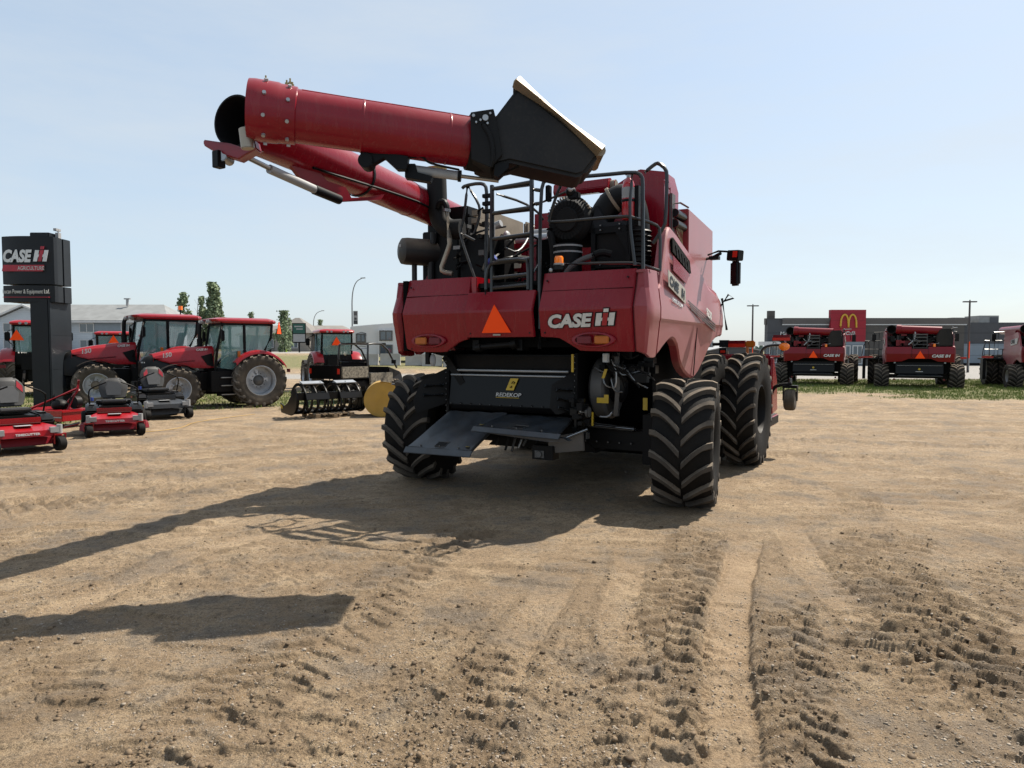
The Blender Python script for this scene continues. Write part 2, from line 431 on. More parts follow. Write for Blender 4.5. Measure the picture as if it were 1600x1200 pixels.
# ------------------------------------------------------------------ the big combine, local: x right, y forward, z up, origin under the rear axle
CA = math.atan2(.486, .874)
CO = (.43, 10.08)
def W2L(X, Y, z):
    a, b = X - CO[0], Y - CO[1]
    return Vector((a * math.cos(CA) - b * math.sin(CA), a * math.sin(CA) + b * math.cos(CA), z))
def lerp(x, tab):
    if x <= tab[0][0]: return tab[0][1]
    for (a, p), (b, q) in zip(tab, tab[1:]):
        if x <= b: return p + (q - p) * (x - a) / (b - a)
    return tab[-1][1]
PROF = [(1.9, -.965), (2.02, -1.005), (2.47, -1.095), (2.50, -1.095), (2.72, -1.0), (3.05, -.91)]
SIDE = [(1.5, -.085), (1.75, -.06), (2.33, .0), (2.37, .012), (2.50, .012), (2.75, -.02), (3.6, -.10)]
def big_combine():
    T = thing('combine_harvester', (CO[0], CO[1], 0), -CA, 'huge red combine with unloading tube folded across its back, in mid yard', 'combine harvester')
    # --- hidden core: near-black filler blocks added to keep light from showing through
    mb = MB('deep'); mb.bb((-1.55, -.86, 2.02), (1.6, 2.6, 2.80)); mb.bb((-1.5, .35, 1.0), (1.5, 3.0, 2.06)); mb.bb((-1.25, 1.2, .42), (1.25, 5.0, 1.1)); mb.build('core_filler', T)
    # --- rear panels
    def rear(name, x0, x1, zt, zb, dy=0, n=14, m='red'):
        G = []
        for lev in range(7):
            row = []
            for i in range(n + 1):
                x = x0 + (x1 - x0) * i / n
                b = zb(x); z = [zt, 2.72, 2.50, 2.47, 2.25, .5 * (2.25 + b), b][lev]
                z = min(z, zt)
                row.append((x, lerp(z, PROF) + dy + (.03 * max(0, abs(x - .1) - 1.3)), z))
            G.append(row)
        mb = MB(m); mb.sheet(G, (0, .05, 0)); mb.bb((x0 + .02, -.93, zt - .05), (x1 - .02, -.5, zt - .01))
        return mb.build(name, T, bevel=.008, smooth=9)
    pl = rear('rear_panel', -1.64, -.59, 2.96, lambda x: lerp(x, [(-1.64, 2.0), (-1.5, 1.955), (-.98, 1.955), (-.72, 2.10), (-.59, 2.13)]))
    pc = rear('rear_panel', -.585, .42, 2.74, lambda x: 2.15, -.035)
    pr = rear('rear_panel', .495, 1.70, 2.95, lambda x: lerp(x, [(.49, 2.15), (.74, 2.14), (.90, 2.05), (1.02, 1.975), (1.7, 1.965)]))
    mb = MB('deep'); mb.bb((.40, -.93, 2.1), (.52, -.85, 2.95)); mb.bb((.51, -1.003, 2.718), (1.69, -.99, 2.724)); mb.bb((-1.63, -1.003, 2.718), (-.60, -.99, 2.724)); mb.bb((-1.70, -.98, 1.97), (-1.63, -.85, 2.95)); build_each(mb, 'panel_gap', T)
    # inner bright strip on the left panel end
    mb = MB('red_bright'); mb.bb((-.59, -.95, 2.72), (-.50, -.55, 2.955)); mb.build('panel_return', T, bevel=.01)
    # --- corner panels (path in plan with outward normals)
    def corner(sd):
        path = [((1.725, -1.03), (0, -1)), ((1.79, -1.015), (.3, -.95)), ((1.845, -.975), (.707, -.707)), ((1.872, -.91), (.95, -.3)), ((1.88, -.80), (1, 0)), ((1.885, -.68), (1, 0)), ((1.887, -.60), (1, 0))]
        G = []
        for lev in range(8):
            row = []
            for (px, py), (nx, ny) in path:
                zb = lerp(py, [(-1.03, 1.97), (-.9, 1.93), (-.75, 1.88), (-.6, 1.905)])
                z = [2.94, 2.72, 2.50, 2.37, 2.33, 2.2, .5 * (2.2 + zb), zb][lev]
                o = lerp(z, SIDE) * (nx * nx) + (-(lerp(z, PROF) + 1.07)) * (ny * ny)
                row.append((sd * (px + nx * o), py + ny * o, z))
            G.append(row)
        mb = MB('red' if sd < 0 else 'red_side_glare'); mb.sheet(G, (-.05 * sd, .05, 0))
        mb.prism([(sd * 1.70, -.93, 2.90), (sd * 1.80, -.93, 2.90), (sd * 1.845, -.85, 2.90), (sd * 1.845, -.62, 2.90), (sd * 1.70, -.62, 2.90)], (0, 0, .035))
        return mb.build('corner_panel', T, bevel=.006, smooth=20)
    corner(1); 
    c2 = corner(-1); c2.location.x = -.03
    # --- side panels with wheel arch and high shroud
    cols = [(-.57, 2.74, 1.915), (-.47, 2.80, 1.95), (-.38, 2.94, 2.0), (-.28, 3.09, 2.045), (-.15, 3.29, 2.10), (-.05, 3.45, 2.125), (.01, 3.53, 2.13), (.07, 3.575, 2.125), (.16, 3.585, 2.10), (.28, 3.56, 2.04), (.38, 3.535, 1.95), (.47, 3.515, 1.85), (.60, 3.47, 1.76), (.78, 3.42, 1.68), (.98, 3.36, 1.62), (1.2, 3.28, 1.58), (1.36, 3.22, 1.585), (1.5, 3.16, 1.64), (1.66, 3.10, 1.80), (1.82, 3.04, 1.97), (2.0, 2.97, 2.10), (2.2, 2.89, 2.17), (2.45, 2.78, 2.20), (2.6, 2.7, 2.20)]
    for sd in (1, -1):
        G = []
        for lev in range(13):
            row = []
            for y, zt, zb in cols:
                zs = [zt, zt - .03, zt - .25 * (zt - 2.72), zt - .5 * (zt - 2.72), zt - .75 * (zt - 2.72), 2.72, 2.50, 2.37, 2.33, zb + .66 * (2.33 - zb), zb + .33 * (2.33 - zb), zb + .03, zb]
                z = min(zs[lev], zt)
                bulge = .05 * max(0, 1 - ((y - 2.2) / .7) ** 2) if z < 2.9 else 0
                edge = -.02 if lev in (0, 12) else 0
                row.append((sd * (1.887 + lerp(z, SIDE) + bulge + edge), y, z))
            G.append(row)
        mb = MB('red_side_glare'); mb.sheet(G, (-.10 * sd, 0, 0))
        sp = mb.build('side_panel', T, bevel=.012, smooth=14)
        if sd < 0: sp.location.x = .03; continue
        # the vent: dark slot and the moulded pocket below it
        mb = MB('deep')
        mb.prism([(1.845, .05, 3.415), (1.838, .10, 3.44), (1.838, .92, 3.22), (1.856, .93, 3.05), (1.856, .88, 3.045), (1.85, .05, 3.25)], (-.03, 0, 0))
        for k in range(5):
            y = .22 + .14 * k; mb.box((1.853, y, 3.31 - .27 * (y - .1)), (.008, .025, .17), 'black', (R_(25), 0, 0))
        mb.build('vent', sp)
        mb = MB('red'); mb.prism([(1.856, .02, 3.20), (1.861, .80, 3.03), (1.866, .62, 2.88), (1.862, .02, 3.0)], (.008, 0, 0)); mb.build('pocket', sp, bevel=.004)
        # name plate with the dark letters, fading stripe
        mb = MB('plate'); mb.prism([(1.890, -.30, 2.985), (1.884, .52, 2.80), (1.896, .50, 2.60), (1.90, -.30, 2.78)], (.008, 0, 0)); pln = mb.build('name_plate', T)
        rt = Vector((0, .82, -.19)); up = Vector((-.05, .08, 1))
        put_text(pln, 'CASE', .165, (1.907, -.27, 2.815), rt, up, shear=.1, bold=.008, ext=.004, m='sign_dark', sx=1.05)
        put_text(pln, 'IH', .165, (1.905, .27, 2.69), rt, up, shear=.1, bold=.006, ext=.004, m='sign_dark', sx=.95)
        mb = MB('grey'); 
        for k in range(4):
            z0 = 2.68 - k * .035; mb.prism([(1.902, .60 + k * .05, z0 - .02), (1.90 + .045, 2.0, z0 - .30), (1.90 + .045, 2.0, z0 - .315), (1.902, .60 + k * .05, z0 - .035)], (.005, 0, 0))
        mb.build('stripe', sp)
        put_text(sp, '9250', .16, (1.945, 1.45, 2.50), rt, up, shear=.15, bold=.004, ext=.003, m='letter', name='number')
        put_text(sp, 'AXIAL-FLOW', .08, (1.903, -.12, 2.60), Vector((0, .82, -.12)), up, shear=.1, ext=.003, m='letter_white', name='lettering')
        mb = MB('deep'); mb.prism([(1.876, 1.18, 2.30), (1.876, 1.19, 2.30), (1.83, 1.19, 1.62), (1.83, 1.18, 1.62)], (.012, 0, 0)); mb.build('panel_seam', sp)
    # --- rear marks
    mb = MB('orange'); mb.prism([(-.335, -1.100, 2.205), (.105, -1.100, 2.205), (-.115, -1.152, 2.57)], (0, .008, 0))
    tri = mb.build('warning_triangle', pc, bevel=.012)
    brand_mark(pr, (.605, -1.068, 2.265), (1, 0, .018), (0, -.20, 1), .15)
    mb = MB('black_gloss')
    for x, y, z in ((-1.55, -.985, 2.0), (-1.05, -.985, 2.0), (.56, -1.048, 2.2), (1.62, -.98, 2.0), (1.1, -.98, 2.0), (-.52, -1.075, 2.2), (.36, -1.075, 2.2), (.56, -.99, 2.85), (1.62, -.99, 2.85), (-1.56, -.99, 2.85)): mb.cyl((x, y + .02, z), (x, y - .006, z), .011, n=8)
    build_each(mb, 'panel_screw', T)
    mb = MB('plate'); mb.bb((-.17, -1.088, 2.17), (-.06, -1.08, 2.19)); mb.build('serial_sticker', pc)
    def lamp(x, fl):
        mb = MB('red'); mb.lathe([(0, .10), (.02, .095), (.022, .08)], (0, 0, 0), (0, -1, 0), 24)
        for i, v in enumerate(mb.v): mb.v[i] = (v[0] * 2.9 + x, v[1] - 1.045, v[2] * .95 + 2.108)
        h = mb.build('tail_lamp', T)
        for k, m in ((-1, 'lens_red'), (1, 'amber_dull')):
            b = MB(m); xx = x + fl * k * .115
            b.bb((xx - .098, -1.078, 2.055), (xx + .098, -1.05, 2.160)); b.build('lens', h, bevel=.035, seg=3)
    lamp(1.21, 1); lamp(-1.22, -1)
    # --- deck: black plate, engine block, radiator box
    mb = MB('black'); mb.bb((-1.6, -.9, 2.81), (1.66, 2.4, 2.87)); mb.build('deck', T)
    mb = MB('black'); mb.bb((-1.95, -.05, 2.87), (-1.22, 1.7, 4.12)); mb.bb((-1.9, -.25, 2.87), (-1.25, -.05, 3.75))
    for k in range(7): mb.bb((-1.90, -.09, 3.0 + k * .15), (-1.3, -.05, 3.05 + k * .15), 'black_matte')
    rb = mb.build('radiator_box', T, bevel=.015)
    mb = MB('beige_dust'); mb.prism([(-1.21, .12, 3.92), (-1.21, .30, 4.14), (-1.21, 1.62, 4.12), (-1.21, 1.62, 2.9), (-1.21, .55, 2.9), (-1.21, .12, 3.3)], (.04, 0, 0))
    mb.prism([(-1.165, .85, 3.72), (-1.165, 1.48, 3.68), (-1.165, 1.48, 3.0), (-1.165, 1.0, 3.0)], (.02, 0, 0), 'grey'); mb.build('dusty_screen', rb, bevel=.01)
    mb = MB('beige_dust'); mb.bb((-.88, 1.05, 2.9), (-.80, 1.75, 4.02)); mb.lathe([(0, .33), (.04, .33), (.05, .26), (.05, .2)], (-.80, 1.35, 3.35), (1, 0, 0), 24, 'black'); mb.build('side_screen', rb, bevel=.03)
    mb = MB('black')
    mb.bb((-1.15, -.35, 2.87), (-.72, .35, 3.62)); mb.bb((-.78, .0, 2.87), (-.62, .3, 3.60)); mb.bb((-.9, .5, 2.87), (.3, 1.2, 3.05)); mb.bb((.0, -.2, 2.87), (.28, .1, 3.5), 'deep'); mb.tube([(.30, -.4, 3.6), (.36, -.42, 3.4), (.40, -.45, 3.1), (.34, -.45, 2.9)], .05, 8, 'black_matte', 1); mb.bb((.9, -.15, 2.87), (1.45, .3, 3.1))
    random.seed(3)
    for k in range(26):
        x, y, z = random.uniform(-1.2, -.72), random.uniform(-.42, .2), random.uniform(3.0, 3.95)
        mb.box((x, y, z), (random.uniform(.04, .14), random.uniform(.04, .14), random.uniform(.03, .12)), random.choice(['black', 'grey', 'black_gloss', 'black', 'black_matte', 'beige_dust']))
    for k in range(16):
        x = random.uniform(-1.2, .3); z = random.uniform(2.95, 3.4)
        mb.tube([(x, -.45, z), (x + random.uniform(-.2, .3), -.3, z + random.uniform(-.1, .35)), (x + random.uniform(-.2, .5), .2, z + random.uniform(0, .5))], .018, 6, random.choice(['black_gloss', 'black', 'steel', 'black_gloss']), 2)
    eng = mb.build('engine', T, bevel=.008)
    mb = MB('white'); mb.bb((-.60, -.455, 3.55), (-.51, -.45, 3.71)); mb.bb((-1.2, -.46, 3.42), (-1.09, -.455, 3.47), 'light_grey'); build_each(mb, 'label_plate', eng)
    mb = MB('blue'); mb.cyl((-.62, -.46, 3.2), (-.5, -.46, 3.27), .04, n=12); mb.cyl((-.64, -.3, 3.72), (-.5, -.3, 3.76), .05, n=10, m='light_grey'); build_each(mb, 'filler_cap', eng)
    mb = MB('red')
    mb.bb((-.82, .42, 3.50), (-.12, .80, 3.58)); mb.bb((-.56, .40, 2.95), (-.47, .66, 3.52)); mb.bb((-.40, .30, 2.9), (-.22, .55, 3.5)); mb.bb((-.86, .40, 3.16), (-.40, .60, 3.21)); mb.bb((-.86, .42, 3.02), (-.60, .48, 3.10), 'black')
    mb.bb((-.62, .95, 3.86), (.50, 1.15, 4.10)); mb.bb((-1.2, 1.75, 2.9), (1.6, 1.85, 3.72)); mb.cyl((-.75, .62, 3.66), (-.2, .62, 3.66), .075, n=14, m='silver'); mb.cyl((-.62, .8, 3.78), (.2, .8, 3.78), .055, n=14, m='light_grey'); mb.sphere((-.86, .5, 3.66), (.06, .1, .14), 'light_grey')
    mb.tube([(-.85, .38, 3.14), (-.62, .36, 3.12), (-.55, .36, 3.05), (-.62, .36, 2.98), (-.8, .36, 2.99)], .012, 6, 'silver', 2); mb.tube([(-.9, .4, 3.72), (-.75, .35, 3.58), (-.66, .35, 3.40)], .03, 8, 'black', 1)
    for k in range(14): mb.box((-.85 + .1 * (k % 7), .36, 3.0 + .12 * (k // 7) + .3 * (k % 3 == 0)), (.07, .07, .06), ['black', 'grey', 'black_gloss', 'deep'][k % 4])
    mb.build('engine_frame', T, bevel=.012)
    # red hexagonal beam and tank wall
    mb = MB('red'); hx = [(.0, -.09), (.06, -.13), (.17, -.11), (.20, 0), (.15, .11), (.03, .12)]
    mb.loft([[(x, .25 + y * 1.0, 4.14 + z) for z, y in [(h[0] + .0, h[1]) for h in hx]] for x in (.10, .92)]); mb.cyl((.90, .28, 4.24), (.99, .28, 4.24), .075, n=12, m='beige_dust'); mb.build('tank_beam', T, bevel=.008)
    mb = MB('red'); mb.loft([[(.62, .55, 2.9), (1.66, .55, 2.9), (1.66, .95, 2.9), (.62, .95, 2.9)], [(.62, .55, 4.18), (1.66, .55, 4.18), (1.66, .95, 4.18), (.62, .95, 4.18)], [(1.2, .60, 4.50), (1.58, .60, 4.42), (1.6, .95, 4.40), (1.2, .95, 4.46)]])
    mb.bb((1.30, .30, 2.9), (1.655, .56, 4.16)); mb.prism([(1.30, .30, 4.16), (1.655, .30, 4.16), (1.655, .30, 4.24), (1.42, .30, 4.38), (1.30, .30, 4.34)], (0, .28, 0))
    tw = mb.build('tank_wall', T, bevel=.012)
    # grain tank outer wall (right) and recess with black fittings
    mb = MB('red_side_glare'); mb.loft([[(1.30, 1.0, 2.6), (1.80, 1.0, 2.6), (1.80, 2.42, 2.6), (1.30, 2.42, 2.6)], [(1.30, 1.0, 3.97), (1.79, 1.0, 3.97), (1.79, 2.42, 3.86), (1.30, 2.42, 3.86)]]); mb.build('grain_tank', T, bevel=.012)
    mb = MB('red_side_glare'); mb.bb((-1.75, 1.0, 2.6), (-1.3, 2.42, 3.85)); mb.bb((-1.3, 2.3, 2.6), (1.3, 2.42, 3.7)); mb.build('grain_tank_wall', T, bevel=.012)
    mb = MB('red_old'); mb.bb((1.40, .62, 2.9), (1.70, 1.02, 3.85)); 
    for z in (3.84, 3.70): mb.cyl((1.72, .55, z), (1.72, .98, z), .06, n=14, m='black_gloss')
    mb.bb((1.66, .5, 2.9), (1.70, .66, 4.1), 'grey'); mb.tube([(1.62, .5, 3.95), (1.78, .62, 3.98), (1.8, .95, 3.97)], .014, 6, 'black')
    for k in range(5): mb.tube([(1.735, .6 + .07 * k, 3.66), (1.74, .62 + .06 * k, 3.56 - .03 * k)], .012, 6, 'brass')
    mb.build('valve_bank', T, bevel=.004)
    # --- air cleaner disc, duct, filter canister, frame, pipe
    mb = MB('black_matte'); c = (.55, -.30, 3.70)
    mb.lathe([(-.12, .001), (-.12, .15), (-.09, .165), (-.09, .25), (-.05, .285), (-.02, .30), (.02, .315), (.06, .30), (.08, .28), (.6, .28), (.6, .001)], c, (0, 1, 0), 40)
    for i in range(28):
        a = 2 * math.pi * i / 28; mb.box((c[0] + .215 * math.cos(a), c[1] - .092, c[2] + .215 * math.sin(a)), (.09, .012, .012), 'black', (0, -a, 0))
    for i in range(20):
        a = math.pi * (.15 + .8 * i / 20); mb.box((c[0] + .318 * math.cos(a), c[1] + .0, c[2] + .318 * math.sin(a)), (.03, .05, .02), random.choice(['black_gloss', 'beige_dust', 'grey']), (0, -a, 0))
    mb.build('air_cleaner', T)
    mb = MB('black'); P = [(.86, -.12, 3.52), (.92, -.1, 3.75), (1.05, -.06, 3.95), (1.24, -.03, 4.02), (1.36, -.02, 3.85), (1.40, -.02, 3.5), (1.40, -.02, 2.95)]
    mb.tube(P, .17, 18, 'black', 2)
    for k in range(9): mb.lathe([(-.02, .17), (0, .19), (.02, .17)], (1.40, -.02, 3.0 + k * .065), (0, 0, 1), 20)
    mb.lathe([(-.02, .165), (-.02, .185), (.02, .185), (.02, .165)], (1.08, -.06, 3.965), (.8, .1, .5), 20, 'beige_dust')
    mb.build('air_duct', T)
    mb = MB('black'); mb.cyl((.55, -.35, 2.87), (.55, -.35, 3.38), .19, n=22); 
    for z in (3.26, 3.34): mb.cyl((.55, -.35, z), (.55, -.35, z + .022), .197, n=22, m='light_grey')
    mb.build('filter_canister', T)
    mb = MB('black'); z0 = 3.02
    for a, b in (((.86, -.3, 2.9), (.92, -.22, 3.58)), ((1.34, -.3, 2.9), (1.40, -.22, 3.58)), ((.86, -.3, 3.5), (1.40, -.22, 3.58)), ((.86, -.3, 3.05), (1.4, -.22, 3.13))): mb.bb(a, b)
    mb.bb((.9, -.24, 2.95), (1.36, -.21, 3.5), 'black_matte'); mb.prism([(1.2, -.31, 3.5), (1.36, -.31, 3.5), (1.38, -.31, 3.2)], (0, .03, 0))
    mb.prism([(.86, -.28, 3.56), (.90, -.28, 3.86), (.95, -.28, 3.86), (1.08, -.28, 3.64), (1.35, -.28, 3.64), (1.35, -.28, 3.56)], (0, .05, 0), 'sign_dark')
    for x, z in ((1.0, 3.54), (1.26, 3.54), (1.0, 3.09), (1.26, 3.09), (1.05, 2.97), (1.2, 2.97), (1.0, 3.6), (1.26, 3.6)): mb.cyl((x, -.30, z), (x, -.33, z), .013, n=8, m='light_grey')
    mb.build('support_frame', T, bevel=.004)
    mb = MB('grey'); mb.tube([(.62, -.62, 2.9), (.68, -.62, 3.03), (.84, -.58, 3.14), (1.0, -.54, 3.19)], .036, 10, 'grey', 1); mb.tube([(.98, -.545, 3.185), (1.1, -.5, 3.23), (1.2, -.45, 3.2)], .048, 10, 'black', 1); mb.build('coolant_pipe', T)
    # --- exhaust stack, muffler, tan pipe
    mb = MB('black_matte'); P = [(-1.46, -.5, 4.56), (-1.45, -.5, 4.3), (-1.44, -.5, 4.0), (-1.38, -.5, 3.80), (-1.24, -.48, 3.70), (-1.05, -.45, 3.70)]
    mb.tube(P, .142, 18, 'black_matte', 2); mb.lathe([(0, .142), (.05, .155), (.05, .125), (-.1, .12)], (-1.46, -.5, 4.54), (0, 0, 1), 18, 'brass'); mb.build('exhaust_stack', T)
    mb = MB('muffler'); mb.lathe([(0, .001), (.02, .14), (.05, .19), (.12, .20), (.95, .20), (.95, .001)], (-2.05, -.62, 3.44), (.55, .83, 0), 24)
    mb.cyl((-1.72, -.28, 2.9), (-1.72, -.28, 3.3), .05, n=8); mb.cyl((-1.92, -.42, 3.0), (-1.92, -.42, 3.3), .04, n=8); mb.cyl((-1.66, -.3, 3.55), (-1.66, -.3, 3.72), .05, n=10); mb.bb((-2.03, -.655, 3.49), (-1.985, -.645, 3.53), 'light_grey'); mb.build('muffler', T)
    mb = MB('pipe_tan'); mb.tube([(-1.36, -.60, 3.98), (-1.32, -.62, 4.07), (-1.25, -.62, 4.08), (-1.205, -.62, 4.02), (-1.195, -.62, 3.95)], .045, 10, 'black', 1); mb.tube([(-1.20, -.62, 3.97), (-1.155, -.62, 3.55), (-1.15, -.62, 3.48), (-1.17, -.62, 3.42), (-1.29, -.62, 3.16), (-1.285, -.62, 3.11), (-1.24, -.62, 3.085), (-1.12, -.6, 3.06)], .036, 10, 'pipe_tan'); mb.cyl((-1.205, -.62, 3.93), (-1.20, -.62, 3.97), .056, n=12, m='steel'); mb.build('tan_pipe', T)
    # --- ladder and rails
    mb = MB('rail')
    for x, z1 in ((-.235, 4.12), (.345, 4.14)): mb.bb((x - .022, -1.02, 2.62), (x + .022, -.97, z1))
    lad = mb.build('ladder', T, bevel=.006)
    for z in (4.08, 3.765, 3.435, 3.125, 2.93, 2.80):
        b = MB('rail'); b.cyl((-.22, -1.0, z - .012), (.33, -1.0, z + .012), .026, n=8); b.bb((-.22, -.985, z - .02), (.33, -.92, z + .02)); b.build('rung', lad)
    b = MB('rail'); b.tube([(-.31, -1.02, 2.7), (-.31, -1.02, 3.0), (-.22, -1.02, 3.13), (.28, -1.02, 3.14), (.31, -1.02, 3.05), (.31, -1.02, 2.75)], .024, 8, 'rail', 1); b.build('step_frame', lad)
    def rail(*tubes, r=.024):
        mb = MB('rail')
        for t in tubes: mb.tube(t, r, 8, 'rail', 1)
        return mb.build('handrail', T)
    rail([(.46, -1.0, 2.0), (.46, -1.0, 3.0), (.47, -.99, 3.95), (.50, -.95, 4.12), (.66, -.88, 4.13), (1.2, -.84, 4.11), (1.62, -.8, 4.11), (1.72, -.8, 4.06), (1.73, -.8, 3.9), (1.74, -.8, 2.95)])
    rail([(.37, -.98, 4.0), (.46, -.98, 3.98)], [(.37, -.98, 3.82), (.46, -.98, 3.82)])
    rail([(.68, -.80, 4.1), (.60, -.80, 3.95), (.48, -.80, 3.63), (.52, -.80, 3.6), (1.5, -.8, 3.60), (1.62, -.78, 3.57), (1.80, -.5, 3.52), (1.84, -.45, 3.45), (1.84, -.45, 2.95)], [(1.60, -.8, 4.1), (1.56, -.8, 3.6), (1.64, -.8, 3.0)], r=.020)
    rail([(.70, -.8, 3.07), (1.5, -.8, 3.04), (1.68, -.78, 3.02), (1.84, -.5, 2.96)], r=.018)
    rail([(1.60, -.35, 4.2), (1.71, -.3, 4.30), (1.76, -.3, 4.31), (1.86, -.3, 4.22), (1.87, -.3, 4.1), (1.86, -.3, 3.58), (1.83, -.3, 3.5), (1.70, -.3, 3.32)])
    rail([(-.82, -.8, 4.18), (-.78, -.8, 4.21), (-.55, -.8, 4.22), (-.42, -.85, 4.17), (-.40, -.85, 4.05), (-.42, -.85, 2.85)])
    rail([(-.74, -.8, 4.19), (-.80, -.8, 3.75), (-.85, -.8, 3.62), (-.84, -.8, 3.5), (-.62, -.8, 2.95)], [(-.72, -.8, 4.19), (-.56, -.8, 3.95), (-.54, -.8, 3.85), (-.56, -.8, 3.72), (-.64, -.8, 3.55)], [(-.84, -.8, 3.57), (-.62, -.8, 3.46)], r=.019)
    rail([(-.22, -.9, 4.02), (.0, -.6, 3.95), (.12, -.4, 3.85), (.16, -.3, 3.75)], r=.017)
    rail([(.0, -.2, 3.98), (.6, -.3, 4.12)], r=.016)
    mb = MB('black')
    for z in (4.0, 3.9, 3.8): mb.box((-.33, -.95, z), (.14, .06, .05))
    mb.tube([(-.4, -.95, 3.85), (-.5, -.9, 3.83), (-.5, -.9, 3.78)], .02, 6); mb.build('rail_bracket', T, bevel=.01); mb = MB('black'); mb.bb((.50, -.93, 3.85), (.56, -.85, 4.05)); mb.build('rail_bracket', T, bevel=.01)
    mb = MB('black'); mb.sphere((.76, -.72, 3.98), .07); mb.box((.80, -.7, 3.93), (.14, .1, .08)); mb.sphere((.78, -.78, 4.0), .035, 'silver'); mb.bb((.60, -.85, 4.06), (.70, -.75, 4.11), 'light_grey'); mb.build('work_light', T, bevel=.01)
    mb = MB('ext_red'); mb.lathe([(0, .001), (0, .07), (.02, .078), (.40, .078), (.46, .06), (.49, .03), (.50, .025)], (1.50, -.66, 3.58), (0, 0, 1), 20); ex = mb.build('fire_extinguisher', T)
    mb = MB('light_grey'); mb.cyl((1.50, -.66, 3.83), (1.50, -.66, 3.96), .0795, n=20, cap=False); mb.build('label_band', ex)
    mb = MB('black'); mb.cyl((1.50, -.66, 3.785), (1.50, -.66, 3.815), .085, n=20); mb.bb((1.57, -.66, 3.5), (1.63, -.58, 3.98)); mb.cyl((1.50, -.66, 4.07), (1.50, -.66, 4.12), .025, n=10, m='steel'); mb.box((1.52, -.66, 4.13), (.12, .03, .025), 'steel'); mb.build('bracket', ex)
    mb = MB('amber'); mb.lathe([(0, .058), (.08, .058), (.10, .045), (.105, .001)], (.67, -.88, 3.06), (0, 0, 1), 20); bc = mb.build('beacon', T)
    mb = MB('black_gloss'); mb.lathe([(-.10, .001), (-.10, .05), (-.07, .075), (-.02, .075), (-.01, .058), (.003, .058)], (.67, -.88, 3.06), (0, 0, 1), 20); mb.cyl((.67, -.88, 3.05), (.67, -.88, 3.07), .066, n=20, m='light_grey'); mb.sphere((.58, -.92, 2.985), .028, 'silver'); mb.build('beacon_base', bc)
    # --- unloading tube
    A, B = Vector((-1.92, .75, 4.08)), Vector((-1.28, -4.12, 4.22)); d = (B - A).normalized()
    mb = MB('red'); mb.lathe([(0, .24), ((B - A).length, .24)], A, d, 44); mb.lathe([(-.02, .238), (-.02, .256), (.05, .256), (.05, .24), (-.03, .235), (-1.2, .235), (-1.2, .001)], B, d, 44, 'black_matte')
    q = A.lerp(B, .58); mb.lathe([(-.02, .243), (-.018, .256), (.018, .256), (.02, .243)], q, d, 36, 'black')
    x, y, _ = frame(d)
    mb.lathe([(-.01, .241), (-.008, .246), (.008, .246), (.01, .241)], A.lerp(B, .33), d, 36)
    at = mb.build('unloading_tube', T, smooth=40)
    mb = MB('grey'); mb.box(B - d * .25 + Vector((.05, 0, -.12)), (.14, .1, .16), 'letter', (.4, .3, .2)); mb.cyl(B - d * 1.0, B - d * .12, .03, n=8, m='steel'); mb.box(B - d * .3, (.22, .04, .05), 'steel', (0, .6, .2)); mb.box(B - d * .35 + Vector((0, 0, .05)), (.05, .04, .2), 'grey', (0, .3, .2)); mb.build('auger_shaft', at)
    mb = MB('red_old')
    hb = [W2L(*p) for p in ((-3.0, 7.0, 4.03), (-2.72, 6.95, 3.98), (-2.55, 6.8, 3.90), (-2.36, 6.6, 3.92), (-2.34, 6.6, 3.83), (-2.6, 6.85, 3.80), (-2.86, 7.0, 3.90), (-3.02, 7.05, 3.99))]
    mb.prism(hb, W2L(0, .16, 0) - W2L(0, 0, 0)); mb.build('hinge_bracket', at, bevel=.012)
    mb = MB('black'); mb.box(W2L(-2.84, 6.98, 3.83), (.09, .09, .16)); mb.cyl(W2L(-2.80, 6.95, 3.86), W2L(-2.80, 7.15, 3.86), .05, n=12, m='steel'); mb.cyl(W2L(-2.4, 6.5, 3.98), W2L(-2.38, 6.5, 3.80), .06, n=12, m='pipe_tan'); build_each(mb, 'hinge_pin', at, bevel=.006)
    mb = MB('steel'); mb.cyl(W2L(-2.68, 7.1, 3.92), W2L(-2.45, 7.5, 3.84), .026, n=10); mb.cyl(W2L(-2.50, 7.42, 3.85), W2L(-2.15, 8.1, 3.76), .048, n=14, m='light_grey'); mb.cyl(W2L(-2.2, 8.0, 3.77), W2L(-2.02, 8.4, 3.74), .055, n=12, m='black'); mb.build('fold_cylinder', at)
    mb = MB('red_old'); br = [(-2.42, 7.75, 3.98), (-2.30, 8.0, 3.78), (-2.06, 8.45, 3.72), (-1.70, 9.1, 3.88), (-1.66, 9.15, 3.96), (-1.82, 8.85, 3.86), (-1.96, 8.6, 3.80), (-2.0, 8.5, 3.90), (-2.16, 8.25, 3.92), (-2.2, 8.15, 3.98)]
    mb.prism([W2L(*p) for p in br], (.05, 0, 0)); mb.build('cylinder_bracket', at)
    mb = MB('black'); mb.tube([A.lerp(B, t) + Vector((o_, 0, z_)) for t, o_, z_ in ((.80, .16, -.20), (.66, .20, -.17), (.5, .22, -.12), (.3, .235, -.08), (.1, .2, -.15))], .016, 6, 'black', 1); mb.build('hose', at)
    # --- folded outer tube and spout
    C0, C1 = Vector((-.66, -4.46, 4.145)), Vector((.86, -3.04, 3.985)); d = (C1 - C0).normalized()
    mb = MB('red'); mb.lathe([(.3, .236), ((C1 - C0).length, .236)], C0, d, 44); mb.lathe([(-.05, .235), (-.05, .262), (0, .268), (.20, .266), (.22, .258), (.36, .252), (.37, .236)], C0, d, 44); mb.lathe([(-.05, .25), (.3, .23), (.3, .001)], C0, d, 30, 'black_matte')
